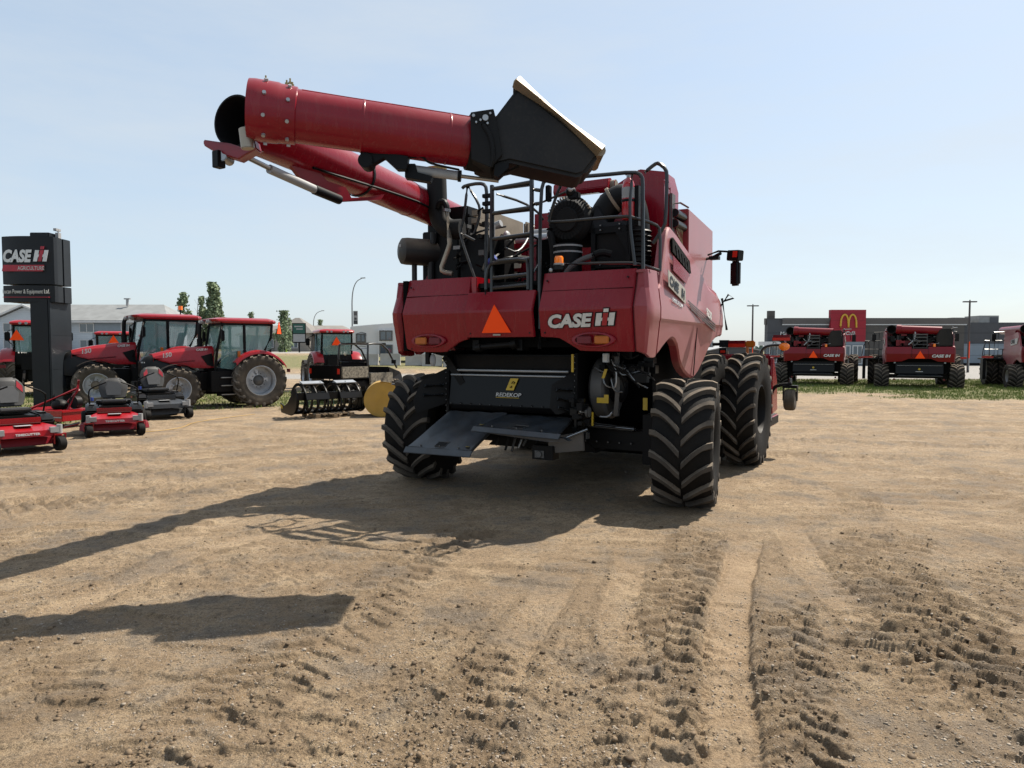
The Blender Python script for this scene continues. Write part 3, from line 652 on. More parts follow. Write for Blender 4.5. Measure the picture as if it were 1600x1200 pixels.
    for q in (.95, 1.75): mb.lathe([(q - .012, .2355), (q - .006, .2395), (q + .006, .2395), (q + .012, .2355)], C0, d, 44)
    xx, yy, _ = frame(d); mb.tube([C0 + d * t + (xx * .5 + yy * .866) * .2362 for t in (.4, 1.2, 2.05)], .006, 6)
    ft = mb.build('outer_tube', T, smooth=40)
    mb = MB('brass'); x, y, _ = frame(d)
    for k in range(9):
        a = 2 * math.pi * k / 9
        for s_, rr in ((.10, .266), (.30, .252)):
            aa = a + s_ * 3; p = C0 + d * s_ + x * (rr * math.cos(aa)) + y * (rr * math.sin(aa)); o = (x * math.cos(aa) + y * math.sin(aa))
            mb.cyl(p, p + o * .022, .017, n=8, m='silver')
    build_each(mb, 'bolt', ft); mb = MB('brass')
    for s_, h in ((.1, .07), (.28, .06), (.31, .08), (.33, .05)):
        p = C0 + d * s_ + Vector((0, 0, .25)); mb.cyl(p, p + Vector((0, 0, h * .6)), .016, n=8); mb.cyl(p + Vector((0, 0, h * .6)), p + Vector((0, 0, h)), .008, n=6)
    mb.build('grease_fitting', ft)
    mb = MB('black'); 
    p1, p2, p3 = W2L(-.99, 6.9, 3.72), W2L(-.50, 6.95, 3.665), W2L(-.13, 7.0, 3.63)
    mb.cyl(p1, p2, .045, n=14, m='light_grey'); mb.cyl(p2, p3, .018, n=10, m='pipe_tan'); mb.cyl(W2L(-.52, 6.95, 3.667), W2L(-.49, 6.95, 3.664), .055, n=14, m='black')
    cy = mb.build('spout_cylinder', ft)
    mb = MB('black'); mb.prism([W2L(*p) for p in ((-1.02, 6.85, 3.76), (-.92, 6.85, 3.76), (-.90, 6.85, 3.68), (-.76, 6.85, 3.64), (-.78, 6.85, 3.59), (-1.02, 6.85, 3.63))], W2L(0, .12, 0) - W2L(0, 0, 0))
    mb.prism([W2L(*p) for p in ((-1.42, 6.75, 3.84), (-1.30, 6.75, 3.85), (-1.12, 6.75, 3.83), (-.97, 6.75, 3.80), (-.99, 6.75, 3.68), (-1.08, 6.75, 3.68), (-1.2, 6.75, 3.79), (-1.32, 6.75, 3.72), (-1.42, 6.75, 3.74))], W2L(0, .1, 0) - W2L(0, 0, 0)); mb.cyl(W2L(-1.37, 6.72, 3.76), W2L(-1.37, 6.9, 3.76), .07, n=14)
    mb.tube([W2L(-.97, 6.8, 3.80), W2L(-.85, 6.8, 3.82), W2L(-.8, 6.8, 3.76), W2L(-.7, 6.8, 3.73), W2L(-.5, 6.85, 3.70)], .012, 6, 'black', 2); mb.build('spout_bracket', ft, bevel=.006)
    Yn = 6.74; dp = W2L(0, .52, 0) - W2L(0, 0, 0)
    mb = MB('boot')
    out = [(-.30, 3.98), (-.17, 4.15), (.04, 4.42), (.09, 4.44), (.80, 3.86), (.82, 3.81), (.68, 3.63), (.60, 3.61), (-.02, 3.745), (-.10, 3.725), (-.20, 3.70), (-.26, 3.73)]
    mb.prism([W2L(x_, Yn, z_) for x_, z_ in out], dp)
    sp = mb.build('spout', T, bevel=.06, seg=4, smooth=50)
    mb = MB('black_matte'); mb.lathe([(-.16, .243), (-.16, .262), (.16, .28), (.22, .27), (.24, .2)], C1 + d * .02, d, 36)
    mb.prism([W2L(*p) for p in ((-.385, 6.70, 4.19), (-.30, 6.69, 4.20), (-.17, 6.68, 4.215), (-.13, 6.68, 4.05), (-.09, 6.68, 3.80), (-.20, 6.68, 3.68), (-.38, 6.70, 3.76))], dp * 1.12)
    mb.tube([W2L(-.27, 6.685, 4.08), W2L(-.19, 6.68, 3.95), W2L(-.17, 6.68, 3.78), W2L(-.20, 6.70, 3.69)], .025, 8, 'black', 2); mb.build('spout_collar', sp, bevel=.02, seg=3)
    mb = MB('silver'); 
    for x_, z_, r in ((-.245, 4.13, .028), (-.20, 4.17, .010), (-.29, 4.11, .010), (-.225, 4.08, .010), (-.355, 4.15, .014), (-.33, 4.09, .009)): mb.cyl(W2L(x_, 6.685, z_), W2L(x_, 6.66, z_), r, n=12)
    build_each(mb, 'collar_bolt', sp)
    mb = MB('boot_lip'); hn = dp.normalized() * .02
    q = [W2L(.065, Yn, 4.455), W2L(.825, Yn, 3.845), W2L(.825, Yn, 3.845) + dp, W2L(.065, Yn, 4.455) + dp]
    oo = (W2L(.825, Yn, 3.845) - W2L(.065, Yn, 4.455)).normalized() * .03; up_ = Vector((.02, 0, .02))
    mb.tube([q[0] - oo - hn, q[1] + oo * .3 - hn], .062, 14); mb.tube([q[3] - oo + hn, q[2] + oo * .3 + hn], .05, 12); mb.tube([q[0] - hn, q[3] + hn], .055, 12); mb.tube([q[1] - hn, q[2] + hn], .05, 12)
    mb.build('spout_lip', sp, smooth=60)
    mb = MB('black'); mb.prism([W2L(*p) for p in ((-.16, 6.72, 3.72), (-.03, 6.72, 3.74), (-.03, 6.72, 3.69), (-.13, 6.72, 3.60), (-.17, 6.72, 3.62))], dp * .3); mb.tube([W2L(-.13, 6.74, 3.62), W2L(.06, 6.8, 3.72)], .014, 6); mb.build('spout_arm', sp)
    # --- straw chopper
    mb = MB('black')
    mb.bb((-1.16, -.52, 1.18), (.74, .5, 1.92)); 
    mb.prism([(-1.18, -.60, 1.94), (-1.18, -.3, 1.98), (-1.18, .3, 1.98), (-1.18, .3, 1.05), (-1.18, -.62, 1.08)], (-.05, 0, 0)); mb.prism([(.76, -.60, 1.94), (.76, -.3, 1.98), (.76, .3, 1.98), (.76, .3, 1.05), (.76, -.62, 1.08)], (.05, 0, 0))
    for z in np.linspace(1.12, 1.9, 11):
        for x in (-1.21, .785): mb.cyl((x, -.62, z), (x, -.645, z), .011, n=6, m='light_grey')
    mb.prism([(-1.15, -.55, 1.64), (-1.15, -.60, 1.62), (-1.15, -.66, 1.22), (-1.15, -.60, 1.14), (-1.15, -.5, 1.14)], (1.88, 0, 0), 'black_gloss')
    for k in range(12): mb.cyl((-1.1 + k * .16, -.665, 1.235 + .012 * math.sin(k)), (-1.1 + k * .16, -.685, 1.235), .010, n=6, m='light_grey')
    ch = mb.build('straw_chopper', T, bevel=.008)
    mb = MB('rubber'); G = [[(-1.1 + 1.8 * i / 24, -.545 + .012 * math.sin(i * 1.9 + k), z) for i in range(25)] for k, z in enumerate((1.90, 1.86, 1.80, 1.72))]
    mb.sheet(G, (0, .02, 0)); mb.build('rubber_curtain', ch)
    mb = MB('silver'); mb.cyl((-1.14, -.60, 1.70), (.68, -.60, 1.70), .017, n=10); mb.cyl((-1.14, -.615, 1.635), (.70, -.615, 1.635), .013, n=10); build_each(mb, 'bar', ch)
    mb = MB('yellow'); mb.prism([(-.23, -.640, 1.44), (-.11, -.640, 1.44), (-.045, -.622, 1.60), (-.165, -.622, 1.60)], (0, -.008, 0))
    mb.prism([(-.165, -.652, 1.475), (-.135, -.652, 1.505), (-.13, -.652, 1.475)], (0, -.004, 0), 'black'); mb.tube([(-.14, -.645, 1.53), (-.115, -.645, 1.56), (-.09, -.642, 1.545), (-.11, -.646, 1.525)], .006, 6, 'black'); mb.build('warning_sticker', ch); mb = MB('yellow'); mb.bb((.745, -.655, 1.70), (.775, -.64, 1.93)); mb.build('warning_strip', ch)
    put_text(ch, 'REDEKOP', .074, (-.385, -.655, 1.352), (1, 0, 0), (0, .1, 1), shear=.12, bold=.001, ext=.003, m='white', sx=1.22); mb = MB('yellow'); mb.box((-.2, -.657, 1.338), (.36, .006, .006)); mb.build('underline', ch)
    for sd in (-1, 1):   # side deflector vanes with ribs
        mb = MB('black')
        if sd < 0: o = [(-1.24, -.62, 1.72), (-1.24, -.64, 1.22), (-1.48, -1.0, 1.10), (-1.52, -1.02, 1.28), (-1.44, -.92, 1.56)]
        else: o = [(.745, -.62, 1.70), (.755, -.66, 1.20), (.62, -.86, 1.16), (.55, -.90, 1.25), (.56, -.86, 1.55)]
        mb.prism(o, (.03, .02, 0))
        a, b, c, e = [Vector(o[i]) for i in (0, 1, 2, 4)]
        for k in range(2 if sd < 0 else 3):
            f = .25 + .28 * k; p, q = a.lerp(b, f + .22), e.lerp(c, f - .08)
            mb.tube([p.lerp(q, .12) - Vector((-.035, .0, 0)), p.lerp(q, .9) - Vector((-.035, 0, 0))], .030, 8, 'flap')
        mb.build('deflector_vane', ch, bevel=.006)
    def flap(tl, tr, br, bl, th=.05):
        mb = MB('flap'); n = 12; a, b, c, d_ = map(Vector, (tl, tr, br, bl))
        G = [[(a.lerp(b, i / n)).lerp(d_.lerp(c, i / n), j / 6) + Vector((0, 0, .006 * math.sin(i * 1.3 + j))) for i in range(n + 1)] for j in range(7)]
        mb.sheet(G, (0, .01, -th)); dn = (d_ - a).normalized(); rt = (c - d_).normalized()
        lip = [d_ - rt * .03, c + rt * .03, c + rt * .03 + dn * .05 + Vector((0, 0, -.05)), d_ - rt * .03 + dn * .05 + Vector((0, 0, -.05))]
        mb.prism(lip, (0, .012, -.012))
        m0 = d_.lerp(c, .5); mb.prism([m0 + rt * x_ - dn * y_ + Vector((0, 0, .006)) for x_, y_ in ((-.08, .11), (.08, .11), (.08, .02), (-.08, .02))], (0, 0, .014), 'black_matte'); mb.prism([m0 + rt * x_ - dn * y_ + Vector((0, 0, .012)) for x_, y_ in ((-.09, .125), (.09, .125), (.09, .105), (-.09, .105))], (0, 0, .014), 'flap')
        for f in (.2, .5, .8):
            p = a.lerp(d_, .97).lerp(b.lerp(c, .97), f); mb.cyl(p + Vector((0, 0, .0)), p + Vector((0, 0, .025)), .012, n=8, m='light_grey')
        q = a.lerp(d_, .93).lerp(b.lerp(c, .93), .92 if th > .045 else .05); mb.box(q + Vector((0, 0, .012)), (.06, .05, .008), 'yellow')
        return mb.build('spreader_board', ch, bevel=.006)
    flap((-1.16, -.62, 1.12), (-.22, -.62, 1.13), (-.47, -1.17, .66), (-1.46, -1.22, .66))
    flap((-.22, -.64, 1.11), (.74, -.62, 1.10), (.78, -1.10, .95), (-.42, -1.12, .985), .04)
    mb = MB('flap'); mb.prism([(-.46, -1.12, .93), (.86, -1.12, .90), (.90, -1.06, .86), (.62, -1.12, .84), (-.46, -1.13, .915)], (0, .12, 0)); mb.prism([(.55, -.95, .88), (.95, -.75, .95), (.95, -.7, .70), (.55, -.9, .66)], (0, .03, 0), 'grey'); mb.build('tail_plate', ch, bevel=.006)
    mb = MB('black')
    for x in (-.3, -.15, -.05, .05, .12, .3): mb.tube([(x, -.75, 1.0), (x + .01, -.72, .8), (x - .03, -.75, random.uniform(.62, .72))], .018, 6, random.choice(['grey', 'black', 'steel']))
    mb.bb((-.6, -.5, .75), (.7, .2, 1.1)); mb.bb((.32, -.93, .58), (.62, -.75, .76), 'black'); mb.bb((.36, -.94, .60), (.50, -.93, .70), 'grey'); mb.cyl((.43, -.96, .65), (.43, -.93, .65), .045, n=12, m='grey')
    for k in range(22): mb.box((random.uniform(.78, .98), random.uniform(-.85, -.55), random.uniform(.85, 1.35)), [random.uniform(.03, .10) for _ in range(3)], random.choice(['black', 'steel', 'black', 'black_gloss', 'black']))
    mb.cyl((.75, -.98, .86), (1.0, -.72, .98), .022, n=8, m='steel'); mb.cyl((.98, -.7, 1.2), (1.02, -.7, 1.2), .07, n=16, m='grey'); mb.bb((1.03, -.66, 1.02), (1.055, -.64, 1.20), 'yellow'); mb.build('linkage', ch, bevel=.004)
    # tow pin above the chopper
    mb = MB('black'); mb.cyl((-.48, -.93, 2.02), (.06, -.93, 2.06), .038, n=12); mb.cyl((.02, -.93, 2.05), (.10, -.93, 2.07), .06, n=12); mb.cyl((-.52, -.93, 2.01), (-.44, -.93, 2.02), .055, n=12); mb.bb((-.6, -.9, 1.98), (-.5, -.7, 2.12)); mb.bb((.08, -.9, 1.98), (.16, -.7, 2.12)); mb.build('lift_cylinder', T)
    # --- right side drives under the body
    mb = MB('grey'); mb.lathe([(0, .001), (0, .36), (.05, .42), (.20, .42), (.23, .38), (.23, .001)], (.86, .0, 1.48), (1, 0, 0), 40); mb.lathe([(0, .2), (.30, .2), (.33, .15), (.33, .001)], (.9, .0, 1.48), (1, 0, 0), 30, 'black')
    mb.prism([(1.16, -.28, 1.95), (1.22, -.36, 1.9), (1.24, -.36, 1.5), (1.18, -.28, 1.12), (1.14, -.1, 1.1), (1.14, -.1, 1.95)], (.05, .02, 0), 'grey')
    mb.tube([(1.20, -.42, 1.86), (1.27, -.42, 1.74), (1.27, -.42, 1.52), (1.22, -.42, 1.50)], .012, 6, 'silver', 1); mb.tube([(1.22, -.4, 1.20), (1.17, -.42, 1.12), (1.05, -.42, 1.12)], .012, 6, 'silver', 1)
    sh = mb.build('drive_shield', T)
    mb = MB('yellow'); mb.prism([(1.08, -.45, 1.62), (1.12, -.45, 1.62), (1.16, -.45, 1.74), (1.12, -.45, 1.74)], (0, .01, 0)); mb.bb((1.02, -.46, 1.30), (1.12, -.45, 1.37)); mb.bb((1.12, -.46, 1.30), (1.18, -.45, 1.41)); mb.bb((1.30, -.12, .72), (1.36, -.11, .86)); mb.bb((1.52, -.10, 1.2), (1.58, -.09, 1.36)); build_each(mb, 'sticker', sh)
    mb = MB('black'); random.seed(11)
    for k in range(26): mb.box((random.uniform(1.0, 1.6), random.uniform(-.4, .3), random.uniform(1.55, 1.97)), [random.uniform(.04, .16) for _ in range(3)], random.choice(['black', 'black_matte', 'grey', 'black_gloss']))
    for k in range(14):
        x = random.uniform(.95, 1.5); z = random.uniform(1.6, 1.95)
        mb.tube([(x, -.42, z), (x + random.uniform(.05, .2), -.45, z - random.uniform(.05, .2)), (x + random.uniform(.1, .3), -.3, z - random.uniform(-.1, .3))], .012, 6, random.choice(['black', 'black_gloss', 'silver']), 2)
    mb.build('wiring', T, bevel=.004); mb = MB('silver'); mb.bb((1.16, -.62, 1.83), (1.24, -.58, 1.94), 'silver'); mb.bb((1.17, -.63, 1.84), (1.23, -.62, 1.93), 'white'); mb.build('connector_box', T, bevel=.004)  # small silver connector box with a white front plate
    # tyre-lamp fittings hanging under the left panel
    mb = MB('black'); mb.bb((-1.42, -.85, 1.78), (-1.36, -.78, 1.97)); mb.sphere((-1.28, -.86, 1.84), (.05, .03, .09), 'light_grey'); mb.box((-1.1, -.6, 1.7), (.5, .04, .10), 'black', (0, .9, 0)); mb.prism([(-1.55, -.8, 1.98), (-1.0, -.8, 1.98), (-1.2, -.75, 1.9)], (0, .3, 0)); mb.build('lamp_bracket', T)
    # --- rear axle, front axle, frame
    mb = MB('black'); mb.bb((-1.75, -.14, .66), (1.75, .14, .92)); mb.prism([(-.5, -.16, .9), (.6, -.16, .9), (.9, -.16, .6), (-.8, -.16, .6)], (0, .34, 0)); mb.bb((1.55, -.2, .5), (1.72, .2, 1.15)); mb.bb((-1.72, -.2, .5), (-1.55, .2, 1.15))
    mb.cyl((.75, -.2, .98), (1.45, -.2, .95), .035, n=10, m='steel'); mb.tube([(.6, -.2, 1.05), (.9, -.22, 1.0), (1.2, -.22, .98)], .02, 6, 'grey', 1)
    for k in range(5): mb.cyl((.75 + k * .16, -.17, .76), (.75 + k * .16, -.19, .76), .02, n=8, m='grey')
    mb.build('rear_axle', T, bevel=.015)
    mb = MB('black'); mb.bb((-2.0, 3.45, .8), (2.0, 3.85, 1.15)); mb.bb((-1.2, 2.5, .9), (1.2, 5.0, 1.6)); mb.build('front_axle', T, bevel=.02)
    # --- wheels
    rear = tyre_mb(.825, .74, .36, 18, .060, .064, .34).mesh('rear_tyre', smooth=40)
    front = tyre_mb(.98, .54, .42, 21, .060, .052, .26).mesh('front_tyre', smooth=40)
    rr = rim_mb(.74, .37, 'black', depth=-.1).mesh('rim'); fr = rim_mb(.54, .43, 'black', depth=-.10).mesh('rim')
    for sd in (1, -1):
        w = link('wheel', rr, T, (2.08 * sd if sd > 0 else -2.0, 0, .80), (0, 0, R_(9))); t = link('tyre', rear, w, rot=(R_(4 * sd), 0, 0))
        if sd < 0: w.rotation_euler = (0, 0, R_(9))
        for x in (2.12, 1.42):
            w = link('wheel', fr, T, (sd * x, 3.72, .955)); link('tyre', front, w, rot=(R_(7 * x), 0, 0))
    # --- cab, mirrors (mostly hidden behind the body)
    mb = MB('black'); mb.bb((-1.0, 2.9, 2.2), (1.0, 4.6, 2.35))
    for x in (-.95, .95):
        for y in (2.95, 4.5): mb.bb((x - .05, y - .05, 2.3), (x + .05, y + .05, 3.45))
    cb = mb.build('cab', T)
    mb = MB('red'); mb.bb((-1.1, 2.85, 3.45), (1.1, 4.8, 3.68)); mb.build('cab_roof', cb, bevel=.05)
    mb = MB('cab_glass'); mb.bb((.94, 3.0, 2.35), (.96, 4.45, 3.45)); mb.bb((-.96, 3.0, 2.35), (-.94, 4.45, 3.45)); mb.bb((-.9, 4.54, 2.35), (.9, 4.56, 3.45)); mb.build('cab_window', cb)
    mb = MB('black'); mb.tube([(1.05, 2.6, 3.36), (1.9, 1.95, 3.38), (2.08, 1.68, 3.40)], .026, 8); mb.tube([(1.85, 1.9, 3.42), (2.05, 1.7, 3.44), (2.18, 1.66, 3.42)], .016, 6); mb.box((1.98, 1.76, 3.35), (.14, .12, .05)); ma = mb.build('mirror_arm', T)
    mb = MB('black_gloss'); mb.box((2.30, 1.70, 3.10), (.15, .10, .36), None, (0, 0, R_(-25))); mb.build('mirror', ma, bevel=.03, seg=3)
    mb = MB('black'); mb.box((2.29, 1.70, 3.36), (.20, .14, .15), None, (0, .08, R_(-25))); mb.box((2.31, 1.615, 3.37), (.10, .02, .11), 'reflector', (0, .1, R_(-25))); mb.build('marker_light', ma, bevel=.015)
    mb = MB('black'); mb.tube([(1.9, 2.5, 2.66), (2.02, 2.55, 2.86), (2.10, 2.55, 2.80), (1.95, 2.55, 2.76)], .018, 6); mb.tube([(1.93, 2.5, 2.8), (1.99, 2.6, 2.3)], .02, 6); mb.build('grab_handle', T)
    # --- pickup header in front with light bar and gauge wheel
    mb = MB('red'); mb.bb((-2.3, 5.0, .55), (2.28, 5.12, 1.90)); mb.prism([(2.28, 4.95, 1.82), (2.28, 5.05, 1.88), (2.28, 5.5, 1.4), (2.28, 5.6, .8), (2.28, 5.0, .75), (2.28, 4.93, 1.2)], (.05, 0, 0)); mb.prism([(-2.28, 4.75, 1.82), (-2.28, 5.0, 1.90), (-2.28, 6.2, 1.4), (-2.28, 6.3, .5), (-2.28, 4.9, .45), (-2.28, 4.72, 1.2)], (-.06, 0, 0)); mb.bb((-2.28, 5.1, .5), (2.28, 6.1, .7), 'black')
    hd = mb.build('pickup_header', T, bevel=.03, seg=3)
    mb = MB('black'); mb.cyl((.6, 5.15, 2.09), (1.55, 5.15, 2.09), .03, n=8); mb.cyl((1.14, 5.15, 2.03), (1.14, 5.15, 2.15), .04, n=8, m='silver'); mb.bb((1.30, 5.12, 2.03), (1.48, 5.2, 2.17), 'sign_dark'); mb.bb((1.30, 5.11, 1.86), (1.44, 5.16, 2.02), 'sign_dark'); mb.bb((1.33, 5.10, 1.92), (1.42, 5.11, 1.97), 'reflector'); mb.bb((1.44, 5.1, 1.78), (1.48, 5.14, 1.96), 'beige_dust'); mb.cyl((1.83, 5.15, 1.7), (1.83, 5.15, 2.10), .028, n=8, m='amber_dull'); lb = mb.build('light_bar', T)
    mb = MB('reflector'); mb.bb((1.48, 5.10, 2.03), (1.79, 5.2, 2.10)); mb.bb((1.48, 5.10, 2.10), (1.79, 5.2, 2.16), 'lens_red'); mb.build('red_reflector', lb)
    mb = MB('amber_dull'); mb.bb((1.79, 5.11, 2.03), (1.97, 5.2, 2.155)); mb.build('amber_lamp', lb, bevel=.02)
    mb = MB('rail'); mb.tube([(2.06, 5.15, 1.7), (2.06, 5.15, 1.9), (2.12, 5.15, 2.02), (2.25, 5.15, 2.07), (2.5, 5.15, 2.07)], .026, 8, 'rail', 2); mb.bb((2.44, 5.13, 1.95), (2.5, 5.18, 2.2)); sb = mb.build('signal_arm', T)
    mb = MB('lens_red'); mb.bb((2.30, 5.10, 2.15), (2.60, 5.18, 2.26)); mb.bb((2.29, 5.09, 2.15), (2.61, 5.10, 2.215), 'reflector'); mb.build('red_reflector', sb, bevel=.015)
    mb = MB('amber'); mb.sphere((2.50, 5.12, 2.04), (.10, .05, .075)); mb.build('amber_lamp', sb)
    mb = MB('black'); mb.tube([(2.28, 5.05, .80), (2.28, 5.05, 1.05), (2.32, 5.05, 1.26), (2.45, 5.05, 1.33), (2.66, 5.05, 1.34)], .036, 8, 'black', 2); mb.bb((2.50, 4.98, 1.27), (2.76, 5.18, 1.32)); mb.bb((2.50, 5.02, 1.03), (2.52, 5.12, 1.27)); mb.bb((2.74, 5.02, 1.03), (2.76, 5.12, 1.27)); mb.cyl((2.63, 5.07, 1.32), (2.63, 5.07, 1.45), .03, n=10, m='silver'); ga = mb.build('gauge_arm', T, bevel=.006)
    mb = MB('rubber_dusty'); mb.lathe([(a * .85, r * .86) for a, r in [(-.10, .08), (-.115, .14), (-.115, .19), (-.09, .225), (-.05, .232), (-.045, .226), (-.04, .232), (0, .234), (.04, .232), (.045, .226), (.05, .232), (.09, .225), (.115, .19), (.115, .14), (.10, .08)]], (2.63, 5.05, 1.05), (1, 0, 0), 32); mb.lathe([(-.085, .001), (-.085, .08), (.085, .08), (.085, .001)], (2.63, 5.05, 1.05), (1, 0, 0), 20, 'grey'); mb.build('gauge_wheel', ga)
    return T
big_combine()
# ------------------------------------------------------------------ the far combines
def far_combine(loc, rz, label, group):
    T = thing('combine_harvester', loc, rz, label, 'combine harvester', group)
    mb = MB('deep'); mb.bb((-1.35, -.5, .75), (1.35, 3.2, 2.0)); mb.bb((-1.2, .1, 2.0), (1.2, 2.0, 2.85)); mb.build('core_filler', T)
    P2 = [(1.3, -.72), (1.45, -.78), (1.75, -.86), (1.92, -.82), (2.12, -.74)]
    for x0, x1, dy, zt in ((-1.48, -.36, 0, 2.10), (-.355, .35, -.04, 2.0), (.36, 1.48, 0, 2.10)):
        G = []
        for lev in range(5):
            row = []
            for i in range(9):
                x = x0 + (x1 - x0) * i / 8; zb = 1.50 if abs(x) < .5 else lerp(abs(x), [(.5, 1.50), (.8, 1.36), (1.5, 1.33)])
                z = min(zt, [zt, 1.92, 1.75, 1.6, zb][lev]); row.append((x, lerp(z, P2) + dy + .05 * max(0, abs(x) - 1.2), z))
            G.append(row)
        mb = MB('red_old'); mb.sheet(G, (0, .05, 0)); rp = mb.build('rear_panel', T, bevel=.01, smooth=10)
    put_text(rp, 'CASE IH', .19, (.50, -.90, 1.58), (1, 0, 0), (0, 0, 1), shear=.2, bold=.008, ext=.004, m='letter_white', sx=1.15)
    for sd in (-1, 1):
        cols = [(-.68, 2.08, 1.32), (-.4, 2.15, 1.32), (-.1, 2.75, 1.42), (.1, 2.85, 1.46), (.4, 2.82, 1.35), (.7, 2.75, 1.18), (1.0, 2.72, 1.02), (1.3, 2.7, 1.0), (1.6, 2.68, 1.12), (1.9, 2.65, 1.35), (2.3, 2.6, 1.42)]
        G = [[(sd * (1.52 + (.03 if 1.5 < (zb + f * (zt - zb)) < 2 else 0)), y, zb + f * (zt - zb)) for y, zt, zb in cols] for f in (1, .75, .5, .35, .2, 0)]
        mb = MB('red_side_glare'); mb.sheet(G, (-.08 * sd, 0, 0)); sp = mb.build('side_panel', T, bevel=.01, smooth=20)
        mb = MB('letter'); mb.prism([(sd * 1.535, -.1, 2.55), (sd * 1.535, 1.0, 2.45), (sd * 1.535, 1.0, 2.15), (sd * 1.535, .0, 2.25)], (sd * .02, 0, 0)); mb.build('name_plate', sp)
        put_text(sp, 'CASE', .26, (sd * 1.562, .05 if sd > 0 else .95, 2.25), (0, sd, -.08 * sd), (0, 0, 1), shear=.1, bold=.01, ext=.004, m='sign_dark')
    mb = MB('orange'); mb.prism([(-.22, -.93, 1.52), (.22, -.93, 1.52), (0, -.93, 1.90)], (0, .01, 0)); mb.build('warning_triangle', T)
    mb = MB('red_old'); mb.bb((-1.5, .5, 2.0), (-1.2, 2.3, 2.95)); mb.bb((1.2, .5, 2.0), (1.5, 2.3, 2.95)); mb.bb((-1.3, 1.8, 2.2), (1.3, 1.9, 2.9)); mb.build('grain_tank', T, bevel=.02)
    random.seed(21); mb = MB('black')
    for k in range(60):
        mb.box((random.uniform(-1.3, 1.2), random.uniform(-.5, .4), random.uniform(2.1, 2.8)), [random.uniform(.06, .35) for _ in range(3)], random.choice(['black', 'black', 'black_gloss', 'black_matte', 'grey', 'red_old']))
    for k in range(12):
        x = random.uniform(-1.2, .9); mb.tube([(x, -.55, random.uniform(2.1, 2.7)), (x + .2, -.5, random.uniform(2.1, 2.7)), (x + .5, -.4, random.uniform(2.2, 2.8))], .02, 6, random.choice(['black', 'grey', 'silver']), 1)
    mb.build('engine', T)
    mb = MB('pipe_tan'); mb.tube([(-.25, -.58, 2.85), (-.2, -.58, 2.8), (-.24, -.58, 2.45), (-.5, -.58, 2.2)], .035, 8, 'silver', 1); mb.build('tan_pipe', T)
    mb = MB('rail')
    for x in (-.3, .3): mb.bb((x - .02, -.84, 2.0), (x + .02, -.8, 2.75))
    for z in (2.05, 2.22, 2.4, 2.58, 2.72): mb.bb((-.3, -.85, z - .025), (.3, -.76, z + .02), 'grey' if z > 2.3 else 'rail')
    mb.build('ladder', T)
    mb = MB('amber'); mb.cyl((.62, -.75, 2.1), (.62, -.75, 2.25), .06, n=12); mb.tube([(.5, -.76, 2.24), (.75, -.76, 2.26), (.85, -.6, 2.3)], .02, 6, 'light_grey'); mb.build('beacon', T)
    A, B = Vector((-1.05, -.30, 3.0)), Vector((.95, -.42, 2.90)); d = (B - A).normalized()
    mb = MB('red_old'); mb.lathe([(0, .21), (.02, .235), (.22, .235), (.24, .20), ((B - A).length, .20)], A, d, 28); mb.lathe([(0, .2), (.3, .19), (.3, .001)], A, d, 20, 'black_matte'); mb.build('unloading_tube', T)
    mb = MB('red_old'); mb.lathe([(0, .2), (4, .2)], (-1.25, -.1, 3.0), (.02, .999, .0), 24); mb.lathe([(-.02, .23), (-.02, .18), (.4, .18), (.4, .001)], (-1.25, -.1, 3.0), (.02, .999, 0), 24, 'black_matte'); mb.lathe([(-.02, .23), (.1, .23), (.1, .2)], (-1.25, -.1, 3.0), (.02, .999, 0), 24); mb.build('outer_tube', T)
    mb = MB('boot'); mb.prism([(.85, -.66, 2.98), (1.36, -.66, 3.0), (1.42, -.66, 2.15), (.72, -.66, 2.12), (.70, -.66, 2.6)], (0, .5, 0)); mb.build('spout', T, bevel=.04)
    mb = MB('rail'); mb.tube([(1.42, -.5, 2.1), (1.44, -.5, 3.05), (1.5, .2, 3.1), (1.5, .2, 2.5)], .025, 6, 'rail', 1); mb.tube([(1.5, .3, 2.9), (1.75, 1.5, 2.9), (1.78, 1.5, 2.5)], .02, 6); mb.tube([(1.2, -.5, 2.95), (1.5, -.4, 3.05), (1.8, 1.2, 3.1)], .02, 6); mb.build('handrail', T)
    for sd in (-1, 1):
        mb = MB('black_gloss'); mb.bb((sd * 1.85, 2.4, 2.4), (sd * 2.05, 2.5, 2.8)); mb.tube([(sd * 1.0, 2.5, 2.95), (sd * 1.95, 2.45, 2.9), (sd * 1.95, 2.45, 2.78)], .03, 6); mb.build('mirror', T)
    mb = MB('black'); mb.bb((-1.05, -.55, .55), (1.05, .3, 1.32)); mb.prism([(-1.05, -.62, 1.25), (-1.05, -.68, .75), (-1.05, -.5, .6)], (2.1, 0, 0), 'black_gloss'); mb.prism([(-.9, -.62, .66), (.9, -.62, .66), (1.0, -1.0, .62), (-1.0, -1.0, .62)], (0, 0, .04), 'flap'); mb.bb((-1.0, -.7, 1.14), (1.0, -.66, 1.17), 'silver'); ch = mb.build('straw_chopper', T, bevel=.01)
    mb = MB('yellow'); mb.cyl((0, -.70, .98), (0, -.685, .98), .055, n=14); mb.bb((-.16, -.70, .84), (.16, -.685, .87), 'white'); mb.build('badge', ch)
    mb = MB('black'); mb.bb((-1.6, -.12, .5), (1.6, .12, .7)); mb.bb((-1.7, 3.1, .7), (1.7, 3.4, 1.0))
    for x in (-1.1, 1.1): mb.cyl((x, -.5, .45), (x, -.52, .45), .05, n=10, m='lens_red'); mb.bb((x - .04, -.75, 1.27), (x + .04, -.70, 1.33), 'light_grey')
    mb.build('rear_axle', T)
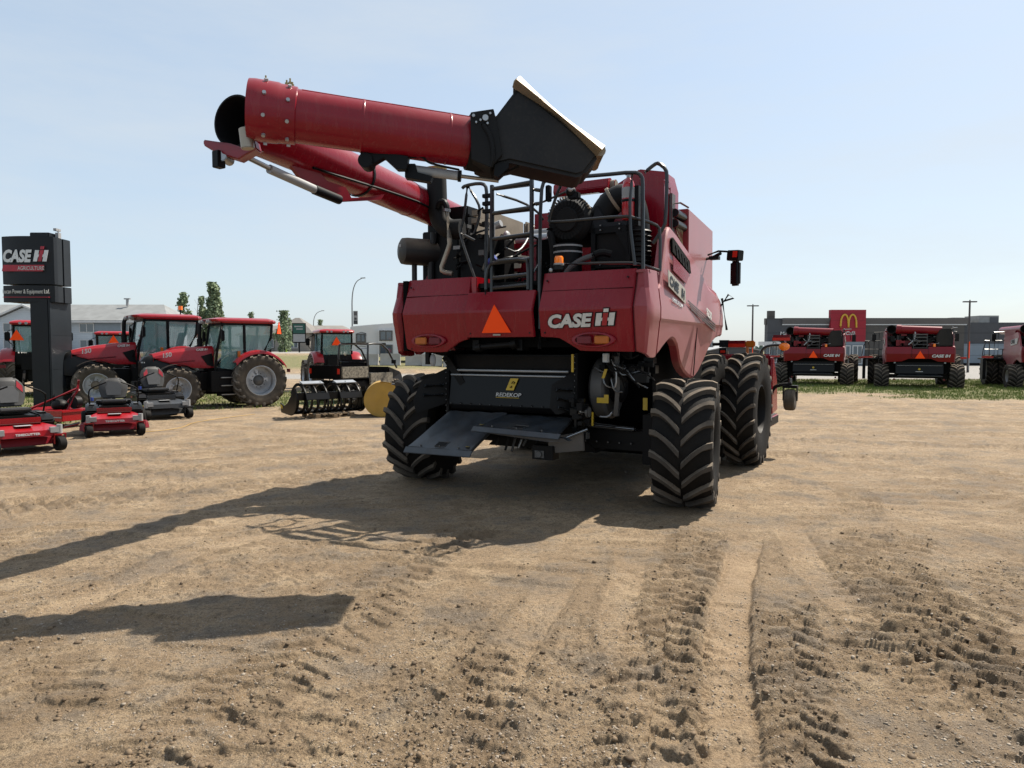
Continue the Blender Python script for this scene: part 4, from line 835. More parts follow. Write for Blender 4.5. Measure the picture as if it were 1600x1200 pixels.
    for sd in (1, -1):
        w = link('wheel', FAR_RIM, T, (sd * 1.66, 0, .60)); link('tyre', FAR_REAR, w)
        for x in (1.95, 1.4):
            w = link('wheel', FAR_RIMF, T, (sd * x, 3.25, .83)); link('tyre', FAR_FRONT, w)
    # platform, rails and ladder on the left in front
    mb = MB('black'); mb.bb((-2.45, 2.2, 1.42), (-1.3, 3.4, 1.50)); mb.bb((-2.5, 2.15, .35), (-2.35, 2.6, 1.45)); mb.build('platform', T); mb = MB('reflector'); mb.bb((-2.55, 2.18, 1.505), (-2.0, 2.24, 1.60)); mb.bb((1.5, 3.0, 1.45), (2.5, 3.06, 1.56)); mb.bb((1.9, 3.0, 1.3), (2.2, 3.05, 1.45), 'sign_dark'); build_each(mb, 'marker_bar', T)
    mb = MB('rail')
    for x in (-2.4, -1.95, -1.5): mb.tube([(x, 2.3, 1.5), (x, 2.3, 2.45)], .022, 6)
    for z in (1.98, 2.45): mb.tube([(-2.4, 2.3, z), (-1.5, 2.3, z), (-1.5, 3.2, z)], .02, 6)
    mb.tube([(-2.55, 2.1, 1.5), (-2.5, 2.1, 2.1), (-2.35, 2.15, 2.4), (-2.2, 2.2, 2.4), (-2.2, 2.2, 1.5)], .022, 6, 'rail', 1); mb.tube([(-1.7, 2.6, 1.5), (-1.7, 2.6, 2.9), (-1.3, 2.6, 2.95)], .022, 6)
    mb.build('platform_rail', T)
    mb = MB('black'); mb.bb((-.9, 2.4, 1.5), (.9, 4.0, 2.9)); mb.build('cab', T); 
    return T
FAR_REAR = tyre_mb(.63, .66, .30, 16, .05, .085, .36, 'rubber_far', 'lug', 32, 4).mesh('far_rear_tyre')
FAR_FRONT = tyre_mb(.86, .50, .48, 18, .05, .075, .30, 'rubber_far', 'lug', 32, 4).mesh('far_front_tyre')
FAR_RIM = rim_mb(.66, .31, 'light_grey').mesh('rim'); FAR_RIMF = rim_mb(.50, .49, 'light_grey').mesh('rim')
g = 'red combines parked in a row on the grass'
fc = far_combine((16.75, 39.4, 0), -R_(26), 'red combine in front of the red wall with yellow arches, leftmost of the row', g)
c2 = copy_tree(fc); c2.location = (20.75, 36.3, 0); c2.rotation_euler.z = -R_(25); c2['label'] = 'red combine in front of the plain grey facade, middle one of the row'
c3 = copy_tree(fc); c3.location = (27.1, 35.6, 0); c3.rotation_euler.z = -R_(20); c3['label'] = 'red combine cut off by the right edge of the photo, last of the parked row'

# ------------------------------------------------------------------ tractors
def make_tractor():
    T = thing('tractor', (0, 0, 0))
    mb = MB('black'); mb.bb((-.32, -.45, .62), (.32, 3.15, 1.20)); mb.bb((-.85, .45, .55), (-.42, 1.55, 1.25)); mb.bb((.42, .45, .55), (.85, 1.55, 1.25)); mb.bb((-.8, 2.45, .55), (.8, 2.75, .80)); mb.bb((-.75, -.15, .75), (.75, .15, 1.1)); mb.bb((-.2, -.9, .45), (.2, -.4, .6)); mb.tube([(-.45, -.5, 1.0), (-.45, -.95, .5), (.45, -.95, .5), (.45, -.5, 1.0)], .05, 6); mb.build('chassis', T, bevel=.02)
    secs = []
    for y, hw, zt, zb in ((1.32, .44, 2.10, 1.35), (1.9, .44, 2.06, 1.35), (2.5, .43, 1.98, 1.45), (2.9, .41, 1.90, 1.58), (3.2, .38, 1.82, 1.70)):
        secs.append([(-hw, y, zb), (-hw, y, zt - .22), (-hw + .05, y, zt - .09), (-hw + .17, y, zt), (hw - .17, y, zt), (hw - .05, y, zt - .09), (hw, y, zt - .22), (hw, y, zb)])
    mb = MB('red_bright'); mb.loft(secs); hd = mb.build('hood', T, bevel=.01, smooth=30)
    secs = []
    for y, hw, zt, zb in ((2.35, .415, 1.50, 1.05), (2.85, .415, 1.68, .98), (3.15, .40, 1.80, .98), (3.40, .37, 1.74, 1.02), (3.52, .30, 1.60, 1.1)):
        secs.append([(-hw, y, zb), (-hw, y, zt - .22), (-hw + .05, y, zt - .09), (-hw + .15, y, zt), (hw - .15, y, zt), (hw - .05, y, zt - .09), (hw, y, zt - .22), (hw, y, zb)])
    mb = MB('black_gloss'); mb.loft(secs); mb.bb((-.28, 3.15, .65), (.28, 3.75, .95)); 
    for s in (-1, 1): mb.box((s * .25, 3.46, 1.55), (.16, .1, .07), 'light_grey', (.2, 0, -s * .4))
    mb.build('grille', T, bevel=.015)
    mb = MB('black')
    for s in (-1, 1): mb.prism([(s * .445, 1.34, 1.40), (s * .445, 1.55, 1.45), (s * .445, 1.75, 1.75), (s * .445, 1.4, 1.85)], (s * .02, 0, 0))
    build_each(mb, 'side_grille', hd)
    for s in (-1, 1):
        put_text(hd, '150', .20, (s * .438, 2.62 if s > 0 else 2.95, 1.70), (0, s, -.17 * s), (0, 0, 1), shear=.2, bold=.006, ext=.004, m='letter')
        put_text(hd, 'CASE IH', .10, (s * .447, 1.42 if s > 0 else 1.90, 1.93), (0, s, -.06 * s), (0, 0, 1), shear=.2, bold=.004, ext=.003, m='white')
        mb = MB('silver'); mb.prism([(s * .444, 1.95, 1.62), (s * .444, 2.7, 1.56), (s * .444, 2.7, 1.53), (s * .444, 1.95, 1.58)], (s * .004, 0, 0), 'lens_red'); mb.build('stripe', hd)
    # cab
    mb = MB('black')
    for s in (-1, 1):
        mb.tube([(s * .62, 1.35, 1.25), (s * .70, 1.30, 1.9), (s * .74, 1.12, 2.85)], .045, 8); mb.tube([(s * .80, .42, 1.15), (s * .80, .42, 2.85)], .05, 8); mb.tube([(s * .72, -.30, 1.95), (s * .74, -.52, 2.4), (s * .72, -.56, 2.85)], .05, 8)
        mb.tube([(s * .8, 1.2, 1.22), (s * .8, .4, 1.15)], .04, 8)
        mb.prism([(s * .72, -.35, 1.9), (s * .72, -.52, 2.0), (s * .72, -.5, 1.3), (s * .72, .4, 1.15), (s * .72, .3, 1.55)], (s * .06, 0, 0))
        mb.tube([(s * .55, 1.45, 1.6), (s * 1.0, 1.35, 2.15), (s * 1.08, 1.25, 2.25), (s * 1.08, 1.25, 2.65), (s * .78, 1.15, 2.78)], .018, 6)
    mb.bb((-.72, -.6, 1.3), (.72, -.3, 1.75)); mb.bb((-.7, -.2, 1.2), (.7, 1.3, 1.35)); mb.bb((-.78, -.58, 2.80), (.78, 1.15, 2.88)); cab = mb.build('cab', T, bevel=.01)
    mb = MB('cab_glass')
    for s in (-1, 1): mb.prism([(s * .77, 1.22, 1.35), (s * .79, .45, 1.25), (s * .79, .45, 2.8), (s * .75, 1.12, 2.8)], (s * .006, 0, 0)); mb.prism([(s * .79, .38, 1.6), (s * .74, -.34, 1.95), (s * .74, -.54, 2.4), (s * .73, -.56, 2.8), (s * .79, .38, 2.8)], (s * .006, 0, 0))
    mb.prism([(-.6, 1.33, 1.4), (.6, 1.33, 1.4), (.68, 1.12, 2.8), (-.68, 1.12, 2.8)], (0, .006, 0)); mb.prism([(-.68, -.55, 1.8), (.68, -.55, 1.8), (.68, -.58, 2.8), (-.68, -.58, 2.8)], (0, .006, 0)); mb.build('cab_window', cab)
    mb = MB('charcoal'); mb.bb((-.28, -.1, 1.55), (.28, .4, 1.72)); mb.prism([(-.26, -.15, 1.7), (-.26, -.28, 2.4), (-.26, -.18, 2.45), (-.26, .0, 1.7)], (.52, 0, 0)); mb.tube([(0, 1.15, 1.4), (0, .75, 1.95)], .05, 8); mb.lathe([(0, .17), (.02, .19), (.04, .17), (.02, .15), (0, .17)], (0, .74, 1.95), (0, -.5, .8), 20); mb.bb((.3, .0, 1.6), (.5, .5, 1.8)); mb.build('seat', cab, bevel=.03)
    secs = []
    for z, a, b, w in ((2.87, -.68, 1.22, .84), (2.93, -.72, 1.45, .87), (3.0, -.66, 1.5, .84), (3.06, -.5, 1.2, .66)):
        secs.append([(-w, a + .1, z), (-w + .12, a, z), (w - .12, a, z), (w, a + .1, z), (w, b - .15, z), (w - .15, b, z), (-w + .15, b, z), (-w, b - .15, z)])
    mb = MB('red_bright'); mb.loft(secs); rf = mb.build('roof', T, bevel=.02)
    mb = MB('light_grey')
    for x in (-.5, -.3, .3, .5): mb.cyl((x, 1.40, 2.92), (x, 1.52, 2.92), .06, n=10); mb.cyl((x, -.62, 2.93), (x, -.75, 2.93), .055, n=10)
    build_each(mb, 'work_light', rf)
    for s in (-1, 1):
        mb = MB('red_bright'); G = []
        for i in range(15):
            a = R_(38 + 112 * i / 14); G.append([(s * x, 1.03 * math.cos(a), .92 + 1.03 * math.sin(a) - dz) for x, dz in ((.70, .0), (.80, -.015), (1.05, -.01), (1.18, .03), (1.20, .09))])
        mb.sheet(G, (0, 0, -.03)); mb.build('fender', T, smooth=40)
        w = link('wheel', TR_RIM[s], T, (s * .98, 0, .91)); link('tyre', TR_REAR, w, rot=(.1 * s, 0, 0))
        w = link('wheel', TR_RIMF[s], T, (s * .93, 2.62, .695)); link('tyre', TR_FRONT, w)
        mb = MB('black'); G = []
        for i in range(9):
            a = R_(50 + 80 * i / 8); G.append([(s * x, 2.62 + .80 * math.cos(a), .70 + .80 * math.sin(a)) for x in (.75, 1.12)])
        mb.sheet(G, (0, 0, -.02)); mb.build('front_fender', T)
        b = MB('black'); b.bb((s * .62, .72, .42), (s * .95, 1.3, .48)); b.bb((s * .62, .7, .4), (s * .66, 1.32, 1.25)); b.bb((s * .62, .68, .4), (s * .92, .72, 1.1)); 
        for z in (.45, .75, 1.02): b.bb((s * .64, .74, z), (s * .96, 1.25, z + .03), 'steel')
        b.build('step', T)
        b = MB('black'); b.bb((s * 1.0, 1.18, 2.25), (s * 1.2, 1.26, 2.62)); b.build('mirror', T, bevel=.03)
    mb = MB('black_matte'); mb.tube([(.55, 1.52, 1.7), (.55, 1.52, 2.75), (.56, 1.46, 2.92), (.58, 1.30, 2.98)], .065, 12, 'black_matte', 1); mb.cyl((.55, 1.52, 1.8), (.55, 1.52, 2.35), .09, n=14); mb.build('exhaust_stack', T)
    mb = MB('orange'); mb.prism([(-.24, -.70, 2.14), (.24, -.70, 2.14), (0, -.70, 2.56)], (0, .02, 0)); mb.build('warning_triangle', T)
    mb = MB('black'); mb.cyl((.66, -.35, 3.0), (.66, -.35, 3.28), .022, n=8); bp = mb.build('beacon_post', T)
    mb = MB('amber'); mb.cyl((.66, -.35, 3.28), (.66, -.35, 3.42), .075, n=14); mb.build('beacon', bp)
    mb = MB('black'); mb.tube([(-.4, -.55, 1.2), (-.42, -.95, .7), (-.42, -1.1, .75)], .045, 6); mb.tube([(.4, -.55, 1.2), (.42, -.95, .7), (.42, -1.1, .75)], .045, 6); mb.tube([(0, -.5, 1.3), (0, -1.0, 1.05)], .05, 6); mb.bb((-.5, -.68, 1.1), (.5, -.5, 1.6)); mb.build('hitch', T)
    mb = MB('white'); mb.bb((-.80, .10, 1.62), (-.797, .30, 1.72)); mb.bb((-.80, .15, 1.32), (-.797, .32, 1.52)); build_each(mb, 'door_sticker', T)
    mb = MB('amber_dull'); mb.bb((-.93, .60, 1.72), (-.85, .68, 1.92)); mb.bb((.85, .60, 1.72), (.93, .68, 1.92)); build_each(mb, 'side_lamp', T)
    mb = MB('red_bright'); mb.bb((-1.18, -1.03, 1.18), (-.98, -.98, 1.30), 'lens_red'); mb.bb((.98, -1.03, 1.18), (1.18, -.98, 1.30), 'lens_red'); build_each(mb, 'tail_lamp', T)
    return T
TR_REAR = tyre_mb(.92, .55, .50, 20, .055, .085, .30, 'rubber_dusty', 'lug', 48, 5).mesh('tractor_rear_tyre')
TR_FRONT = tyre_mb(.70, .44, .38, 18, .048, .07, .32, 'rubber_dusty', 'lug', 48, 5).mesh('tractor_front_tyre')
TR_RIM = {s: rim_mb(.55, .52, side=s, depth=-.13).mesh('rim') for s in (-1, 1)}
TR_RIMF = {s: rim_mb(.44, .40, side=s, depth=-.10, hub='beige_dust').mesh('rim') for s in (-1, 1)}
t1 = make_tractor(); g = 'red tractors parked on the left of the yard'
def place(o, loc, rz, label, sc=1., group=g, cat='tractor'):
    if cat == 'tractor' and 'just behind the side-on' not in label:
        for c in list(o.children):
            if c.name.startswith('beacon_post'):
                for k in list(c.children): bpy.data.objects.remove(k)
                bpy.data.objects.remove(c)
    o.location = loc; o.rotation_euler = (0, 0, rz); o.scale = (sc, sc, sc); tag(o, label, cat, group); return o
place(copy_tree(t1), (-12.75, 26.95, 0), R_(128.5), 'red tractor just behind the side-on one, its hood and roof showing to the left', 1.07)
place(copy_tree(t1), (-19.95, 29.9, 0), R_(30), 'red tractor seen from behind, half hidden by the dark pylon sign', 1.04)
place(copy_tree(t1), (-19.3, 34.5, 0), R_(28), 'red tractor between sign and side-on tractors, only roof and orange triangle showing', .93)
place(copy_tree(t1), (-8.55, 34.3, 0), R_(26), 'red tractor seen from behind beyond the black utility vehicle, orange triangle on its cab', .96)

place(t1, (-9.35, 25.3, 0), R_(128.5), 'red tractor in full side view with silver rims, nearest of the tractors')
for c in t1.children:
    if c.name.startswith('warning_triangle') and c.parent is t1: c.location = (-.72, -.12, .38); c.rotation_euler = (0, 0, R_(-38)); c.scale = (.9, 1, 1)
for o_ in list(COL.objects):
    if o_.get('category') == 'tractor' and o_ is not t1:
        hid = 'half hidden' in o_['label'] or 'between sign' in o_['label']
        for c in o_.children:
            if c.name.startswith('warning_triangle'): c.location = (-.62, 0, .12) if 'half hidden' in o_['label'] else (0, 0, .30) if hid else (-.05, 0, .12)
# ------------------------------------------------------------------ ride-on mowers
def make_mower(body, accent, seat_hi):
    T = thing('riding_mower', (0, 0, 0))
    mb = MB('red_old' if body == 'red_bright' else body); mb.loft([[(-.72, -.05, .12), (-.72, .55, .12), (-.5, .74, .12), (.5, .74, .12), (.72, .55, .12), (.72, -.05, .12)], [(-.70, -.05, .26), (-.70, .52, .26), (-.48, .70, .26), (.48, .70, .26), (.70, .52, .26), (.70, -.05, .26)]])
    mb.prism([(.70, .05, .27), (1.02, .12, .20), (1.02, .5, .20), (.70, .55, .27)], (0, 0, .03), 'black'); mb.bb((-.6, -.7, .25), (-.5, .8, .33)); mb.bb((.5, -.7, .25), (.6, .8, .33)); mb.build('deck', T, bevel=.02)
    mb = MB(accent); mb.prism([(-.50, .95, .40), (.50, .95, .40), (.55, .80, .46), (.36, .45, .52), (-.36, .45, .52), (-.55, .80, .46)], (0, 0, -.06)); mb.prism([(-.50, .955, .41), (.50, .955, .41), (.40, .97, .30), (-.40, .97, .30)], (0, -.03, 0)); mb.bb((-.36, .40, .40), (.36, .46, .62)); mb.bb((-.14, .6, .49), (.14, .8, .50), 'light_grey'); mb.bb((-.34, .47, .515), (.34, .58, .53), 'black'); fp = mb.build('foot_platform', T, bevel=.012)
    if body == 'red_bright': put_text(fp, 'TIMECUTTER', .055, (.19, .972, .335), (-1, 0, 0), (0, -.05, 1), bold=.002, ext=.003, m='letter_white', sx=1.2)
    mb = MB('black_gloss')
    for s in (-1, 1): mb.prism([(s * .34, .42, .40), (s * .34, .50, .55), (s * .34, .34, .66), (s * .34, -.45, .70), (s * .34, -.70, .46), (s * .34, -.3, .38)], (s * .25, 0, 0)); mb.bb((s * .38, -.1, .64), (s * .54, .25, .70), 'grey')
    mb.bb((-.34, -.1, .5), (.34, .42, .66)); mb.build('body_shroud', T, bevel=.03)
    mb = MB('black'); mb.tube([(-.3, .1, .3), (-.45, .3, .38), (-.3, .55, .34), (-.1, .6, .3)], .02, 6, 'black_gloss', 1); mb.tube([(.34, .2, .3), (.42, .5, .34), (.3, .7, .3)], .018, 6, 'steel', 1); mb.cyl((-.2, .3, .26), (-.2, .3, .34), .12, n=16); mb.cyl((.25, .3, .26), (.25, .3, .34), .12, n=16); mb.build('deck_pulley', T); mb = MB('black'); mb.bb((-.4, -.95, .40), (.4, -.4, .74)); mb.cyl((0, -.68, .78), (0, -.68, .90), .2, n=20); mb.bb((-.55, -1.0, .28), (.55, -.9, .55)); mb.build('engine', T, bevel=.03)
    st = MB('seat'); st.loft([[(-.27, .22, .70), (.27, .22, .70), (.27, -.28, .70), (-.27, -.28, .70)], [(-.29, .26, .80), (.29, .26, .80), (.29, -.28, .78), (-.29, -.28, .78)]])
    top = 1.22 if seat_hi else 1.16; se = []
    for z, w, y in ((.76, .22, -.22), (.9, .27, -.27), (1.05, .28, -.31), (top - .06, .22, -.34), (top, .13, -.35)): se.append([(-w, y + .02, z), (-w * .6, y + .06, z), (w * .6, y + .06, z), (w, y + .02, z), (w * .8, y - .07, z), (-w * .8, y - .07, z)])
    st.loft([[(x * 1.18, y, .80 + (z - .76) * 1.22) for x, y, z in q] for q in se]); so = st.build('seat', T, bevel=.03, seg=3, smooth=60)
    st = MB('seat_grey'); st.prism([(-.15, -.155, .88), (.15, -.155, .88), (.18, -.20, 1.08), (.10, -.225, 1.20), (-.10, -.225, 1.20), (-.18, -.20, 1.08)], (0, .03, 0)); st.bb((-.24, .2, .755), (.24, .265, .80))
    if seat_hi:
        for s in (-1, 1): st.prism([(s * .13, -.215, 1.18), (s * .25, -.20, 1.05), (s * .25, -.22, 1.20), (s * .14, -.25, 1.33)], (0, .03, 0), 'seat_red')
    st.build('seat_pad', so, bevel=.01)
    for s in (-1, 1):
        mb = MB('black'); mb.tube([(s * .5, .1, .7), (s * .52, .2, .95), (s * .48, .32, 1.08), (s * .15, .42, 1.22)], .016, 8, 'black', 1); mb.build('control_lever', T)
        b = MB('rubber'); b.lathe([(-.11, .12), (-.13, .2), (-.11, .25), (-.04, .262), (.04, .262), (.11, .25), (.13, .2), (.11, .12)], (0, 0, 0), (1, 0, 0), 28); b.lathe([(-.08, .001), (-.08, .13), (.08, .13), (.08, .001)], n=20, m='light_grey'); b.build('wheel', T, loc=(s * .56, -.42, .26))
        b = MB('rubber'); b.lathe([(-.06, .06), (-.075, .10), (-.06, .135), (0, .145), (.06, .135), (.075, .10), (.06, .06)], n=24); b.lathe([(-.05, .001), (-.05, .065), (.05, .065), (.05, .001)], n=16, m='black'); cw = b.build('caster_wheel', T, loc=(s * .52, .95, .145), rot=(0, 0, R_(14)))
        b = MB(accent if body == 'red_bright' else 'charcoal'); b.bb((s * .52 - .10, .93, .14), (s * .52 - .085, .98, .32)); b.bb((s * .52 + .085, .93, .14), (s * .52 + .10, .98, .32)); b.bb((s * .52 - .10, .9, .31), (s * .52 + .10, 1.0, .335)); b.cyl((s * .52, .95, .33), (s * .52, .95, .50), .05, n=12, m='light_grey'); b.bb((s * .36, .90, .36), (s * .5, 1.0, .46), 'light_grey'); b.build('caster_fork', T)
    mb = MB('sticker_red'); mb.bb((-.625, .0, .56), (-.618, .12, .60)); mb.bb((.618, .0, .56), (.625, .12, .60)); mb.cyl((.45, .2, .78), (.45, .2, .86), .035, n=10, m='blue'); mb.build('badge', T)
    return T
gm = 'ride-on mowers lined up at the left edge'
m1 = make_mower('red_bright', 'red_bright', True); place(m1, (-9.98, 14.12, 0), R_(-131), 'red ride-on mower at the left edge, seat with red flashes, nearest of the mowers', 1.04, gm, 'ride-on mower')
m2 = make_mower('red_bright', 'red_bright', False); place(m2, (-9.55, 17.0, 0), R_(-150), 'red ride-on mower with a plain dark grey seat, second from the left edge', 1., gm, 'ride-on mower')
m3 = make_mower('charcoal', 'charcoal', True); place(m3, (-10.42, 20.75, 0), R_(-137), 'black ride-on mower in front of the side-on tractor', 1.08, gm, 'ride-on mower')
# towed implement
T = thing('towed_mower', (-11.75, 18.3, 0), R_(-20), 'red towed finishing mower with a slanting hitch frame beside the pylon sign', 'implement')
mb = MB('red_bright'); mb.bb((-.95, -.45, .18), (.75, .5, .42)); mb.bb((-.98, -.47, .40), (.78, .52, .45)); mb.bb((-.95, -.46, .26), (.75, -.44, .31), 'light_grey'); mb.build('deck', T, bevel=.02)
mb = MB('red_old'); mb.tube([(-.6, -.3, .45), (.6, .1, .98)], .035, 6); mb.tube([(.5, -.1, .45), (.62, .1, .98)], .035, 6); mb.tube([(.62, .1, .98), (.66, .1, 1.2)], .03, 6); mb.tube([(-.2, .3, .45), (.6, .15, .95)], .03, 6); mb.build('hitch_frame', T)
mb = MB('black'); mb.sphere((.1, 0, .55), (.2, .2, .15)); mb.cyl((.45, .1, .62), (.45, .25, .62), .16, n=18); mb.build('gearbox', T)
mb = MB('rubber'); 
for x in (-.8, .6): mb.cyl((x - .05, .65, .14), (x + .05, .65, .14), .14, n=18)
build_each(mb, 'wheel', T)
T = thing('marker_stake', (-10.55, 18.6, 0), 0, 'short white stake standing beside the towed mower', 'stake'); mb = MB('light_grey'); mb.cyl((0, 0, 0), (0, 0, .62), .022, n=8); mb.cyl((0, 0, .62), (0, 0, .95), .05, n=10, m='grey'); mb.build('post', T)

# ------------------------------------------------------------------ utility vehicle
T = thing('utility_vehicle', (-6.55, 26.6, 0), R_(-33), 'black side-by-side utility vehicle with camouflage bed sides and roll cage behind the grapple', 'utility vehicle', None, 1.14)
mb = MB('black_gloss'); mb.bb((-.72, -.55, .78), (.72, -.48, 1.20)); mb.bb((-.72, -.5, .78), (.72, .7, .84)); mb.bb((-.74, -.54, 1.16), (.74, -.47, 1.22)); bed = mb.build('cargo_bed', T, bevel=.02)
mb = MB('camo'); mb.bb((-.74, -.48, .80), (-.68, .7, 1.18)); mb.bb((.68, -.48, .80), (.74, .7, 1.18)); mb.bb((.64, .8, .55), (.72, 1.9, .95)); build_each(mb, 'bed_side', bed, bevel=.02)
mb = MB('reflector'); mb.bb((.60, -.565, .95), (.70, -.55, 1.12)); mb.bb((-.70, -.565, .95), (-.60, -.55, 1.12)); build_each(mb, 'tail_lamp', bed)
mb = MB('black'); mb.bb((-.6, -.4, .45), (.6, 2.3, .70)); mb.loft([[(-.7, 1.7, .6), (.7, 1.7, .6), (.6, 2.6, .6), (-.6, 2.6, .6)], [(-.7, 1.7, 1.15), (.7, 1.7, 1.15), (.5, 2.55, .95), (-.5, 2.55, .95)]]); mb.bb((-.6, .75, .7), (.6, 1.3, .95)); mb.bb((-.6, .72, .9), (.6, .85, 1.4)); mb.build('body', T, bevel=.04)
mb = MB('rail')
for s in (-1, 1): mb.tube([(s * .68, .72, .8), (s * .68, .72, 1.85), (s * .66, .8, 1.93), (s * .62, 1.6, 1.92), (s * .66, 2.15, 1.1)], .035, 8, 'rail', 1)
for y, z in ((.75, 1.9), (1.6, 1.92), (.72, 1.3)): mb.tube([(-.66, y, z), (.66, y, z)], .03, 8)
mb.bb((-.64, .78, 1.93), (.64, 1.62, 1.96)); mb.build('roll_cage', T)
mb = MB('black'); mb.bb((.78, 1.75, 1.25), (.95, 1.8, 1.38)); mb.tube([(.66, 1.9, 1.4), (.85, 1.78, 1.3)], .012, 6); mb.build('mirror', T); mb = MB('black'); mb.lathe([(0, .15), (.02, .17), (.04, .15), (.02, .13), (0, .15)], (-.3, 1.5, 1.2), (0, -.6, .8), 18); mb.build('steering_wheel', T)
UR = rim_mb(.27, .18, 'black', depth=.02, nb=5).mesh('rim')
uw = tyre_mb(.36, .27, .17, 18, .03, .06, .2, 'rubber', 'lug', 32, 4).mesh('utility_tyre')
for s in (-1, 1):
    for y in (0, 2.05): link('tyre', uw, link('wheel', UR, T, (s * .62, y, .36)))

# ------------------------------------------------------------------ grapple on its pallet, yellow bucket
T = thing('pallet', (-5.45, 21.0, 0), R_(40), 'pale wooden pallet under the black grapple bucket', 'pallet')
mb = MB('wood')
for i in range(6): mb.bb((-.6 + i * .21, -.5, .10), (-.46 + i * .21, .5, .125))
for y in (-.45, 0, .45): mb.bb((-.6, y - .04, .0), (.6, y + .04, .02)); [mb.bb((x, y - .05, .02), (x + .12, y + .05, .10)) for x in (-.6, -.06, .48)]
mb.build('deck_boards', T)
T = thing('grapple_bucket', (-5.55, 21.1, .13), R_(40), 'black grapple bucket with curved tines and clamp arms, strapped to a pallet', 'bucket')
def flip(m):
    m.v = [(x, -y, z) for x, y, z in m.v]; return m
def crv(y0, z0, r, a0, a1, n=10): return [(y0 + r * math.cos(R_(a0 + (a1 - a0) * i / n)), z0 + r * math.sin(R_(a0 + (a1 - a0) * i / n))) for i in range(n + 1)]
def rib(mb, x, th, outer, inner, m=None):
    pts = outer + inner[::-1]; mb.prism([(x, y, z) for y, z in pts], (th, 0, 0), m)
mb = MB('black_gloss')
for x in np.linspace(-1.05, 1.02, 11): rib(mb, x, .03, [(-.62, .05)] + crv(.05, .42, .44, 250, 360), [(-.55, .14)] + crv(.05, .42, .34, 250, 360))
mb.bb((-1.05, .38, .40), (1.05, .46, .62)); mb.cyl((-1.05, .1, .03), (1.05, .1, .03), .05, n=10); flip(mb).build('tine', T, bevel=.004)
for s in (-1, 1):
    b = MB('black_gloss'); b.prism([(s * 1.08, y, z) for y, z in [(-.62, .0), (-.68, .28), (-.4, .20), (-.15, .30), (.1, .52), (.2, .72), (.42, .74), (.52, .5)] + crv(.05, .42, .47, 350, 260, 6)], (s * .035, 0, 0)); sp = flip(b).build('side_plate', T, bevel=.006)
    if s < 0: b = MB('yellow'); b.prism([(-1.118, -.60, .12), (-1.118, -.64, .25), (-1.118, -.50, .2), (-1.118, -.48, .12)], (-.004, 0, 0)); flip(b).build('sticker', sp)
for xc in (-.5, .55):
    b = MB('black_gloss')
    for dx in (-.34, -.02, .30): rib(b, xc + dx, .035, crv(.02, .26, .62, 28, 195, 16), crv(.02, .26, .53, 28, 195, 16))
    b.bb((xc - .36, -.02, .84), (xc + .36, .10, .87)); b.prism([(xc - .35, -.52, .60), (xc + .36, -.52, .60), (xc + .36, -.60, .42), (xc - .35, -.60, .42)], (0, .03, 0)); b.box((xc, -.16, .885), (.66, .24, .03), 'silver', (.28, 0, 0)); b.cyl((xc, -.50, .45), (xc, -.12, .82), .05, n=10, m='black'); b.build('clamp_arm', T, bevel=.004)
b = MB('hivis')
for x in (-.25, .55): b.tube([(x, -.62, -.03), (x, -.6, .5), (x, -.3, .86), (x, .2, .9)], .012, 6, 'green_sign')
build_each(flip(b), 'strap', T)
T = thing('loader_bucket', (-3.95, 21.4, 0), R_(-80), 'worn yellow loader bucket standing on end beside the big rear tyre', 'bucket')
prof = crv(.0, .50, .50, 100, 265, 12) + [(.25, .0), (.45, .02), (.50, .9), (.15, .98)]
mb = MB('bucket_yellow'); G = [[(x, y, z) for y, z in crv(.0, .5, .50, 95, 270, 14) + [(.45, .0)]] for x in (-.5, .0, .6)]
mb.sheet(G, (0, .03, .03)); mb.build('shell', T)
mb = MB('bucket_yellow')
for x in (-.53, .6): mb.prism([(x, y, z) for y, z in prof], (.03, 0, 0))
build_each(mb, 'side_plate', T, bevel=.008)
mb = MB('black'); mb.bb((-.3, .3, .70), (.4, .5, .95)); mb.build('hitch_block', T, bevel=.02)
# rope lying on the dirt
mb = MB('yellow'); mb.tube([(-8.95, 16.75, .02), (-8.5, 17.2, .015), (-8.3, 17.9, .02), (-8.6, 19.0, .02), (-8.3, 20.3, .02), (-7.8, 21.5, .02)], .008, 5, 'bucket_yellow', 2); o = mb.build('rope'); tag(o, 'thin yellow rope lying on the dirt in front of the mowers', 'rope')
# ------------------------------------------------------------------ ground
def hash2(ix, iy, seed):
    n = (ix.astype(np.int64) * 374761393 + iy.astype(np.int64) * 668265263 + seed * 1442695041) & 0x7fffffff
    n = ((n ^ (n >> 13)) * 1274126177) & 0x7fffffff
    n = n ^ (n >> 16)
    return (n & 0xffff) / 65535.0
def vn(x, y, f, seed=0):
    x = x * f; y = y * f
    ix = np.floor(x); iy = np.floor(y); fx = x - ix; fy = y - iy
    fx = fx * fx * (3 - 2 * fx); fy = fy * fy * (3 - 2 * fy)
    a = hash2(ix, iy, seed); b = hash2(ix + 1, iy, seed); c = hash2(ix, iy + 1, seed); d = hash2(ix + 1, iy + 1, seed)
    return (a + (b - a) * fx) * (1 - fy) + (c + (d - c) * fx) * fy
def fbm(x, y, f, o=4, seed=0, g=.5):
    s = 0; a = 1; t = 0
    for k in range(o):
        s = s + a * vn(x + 17.3 * k, y - 9.1 * k, f, seed + k); t += a; a *= g; f *= 2.03
    return s / t
def sst(a, b, x):
    t = np.clip((x - a) / (b - a), 0, 1); return t * t * (3 - 2 * t)
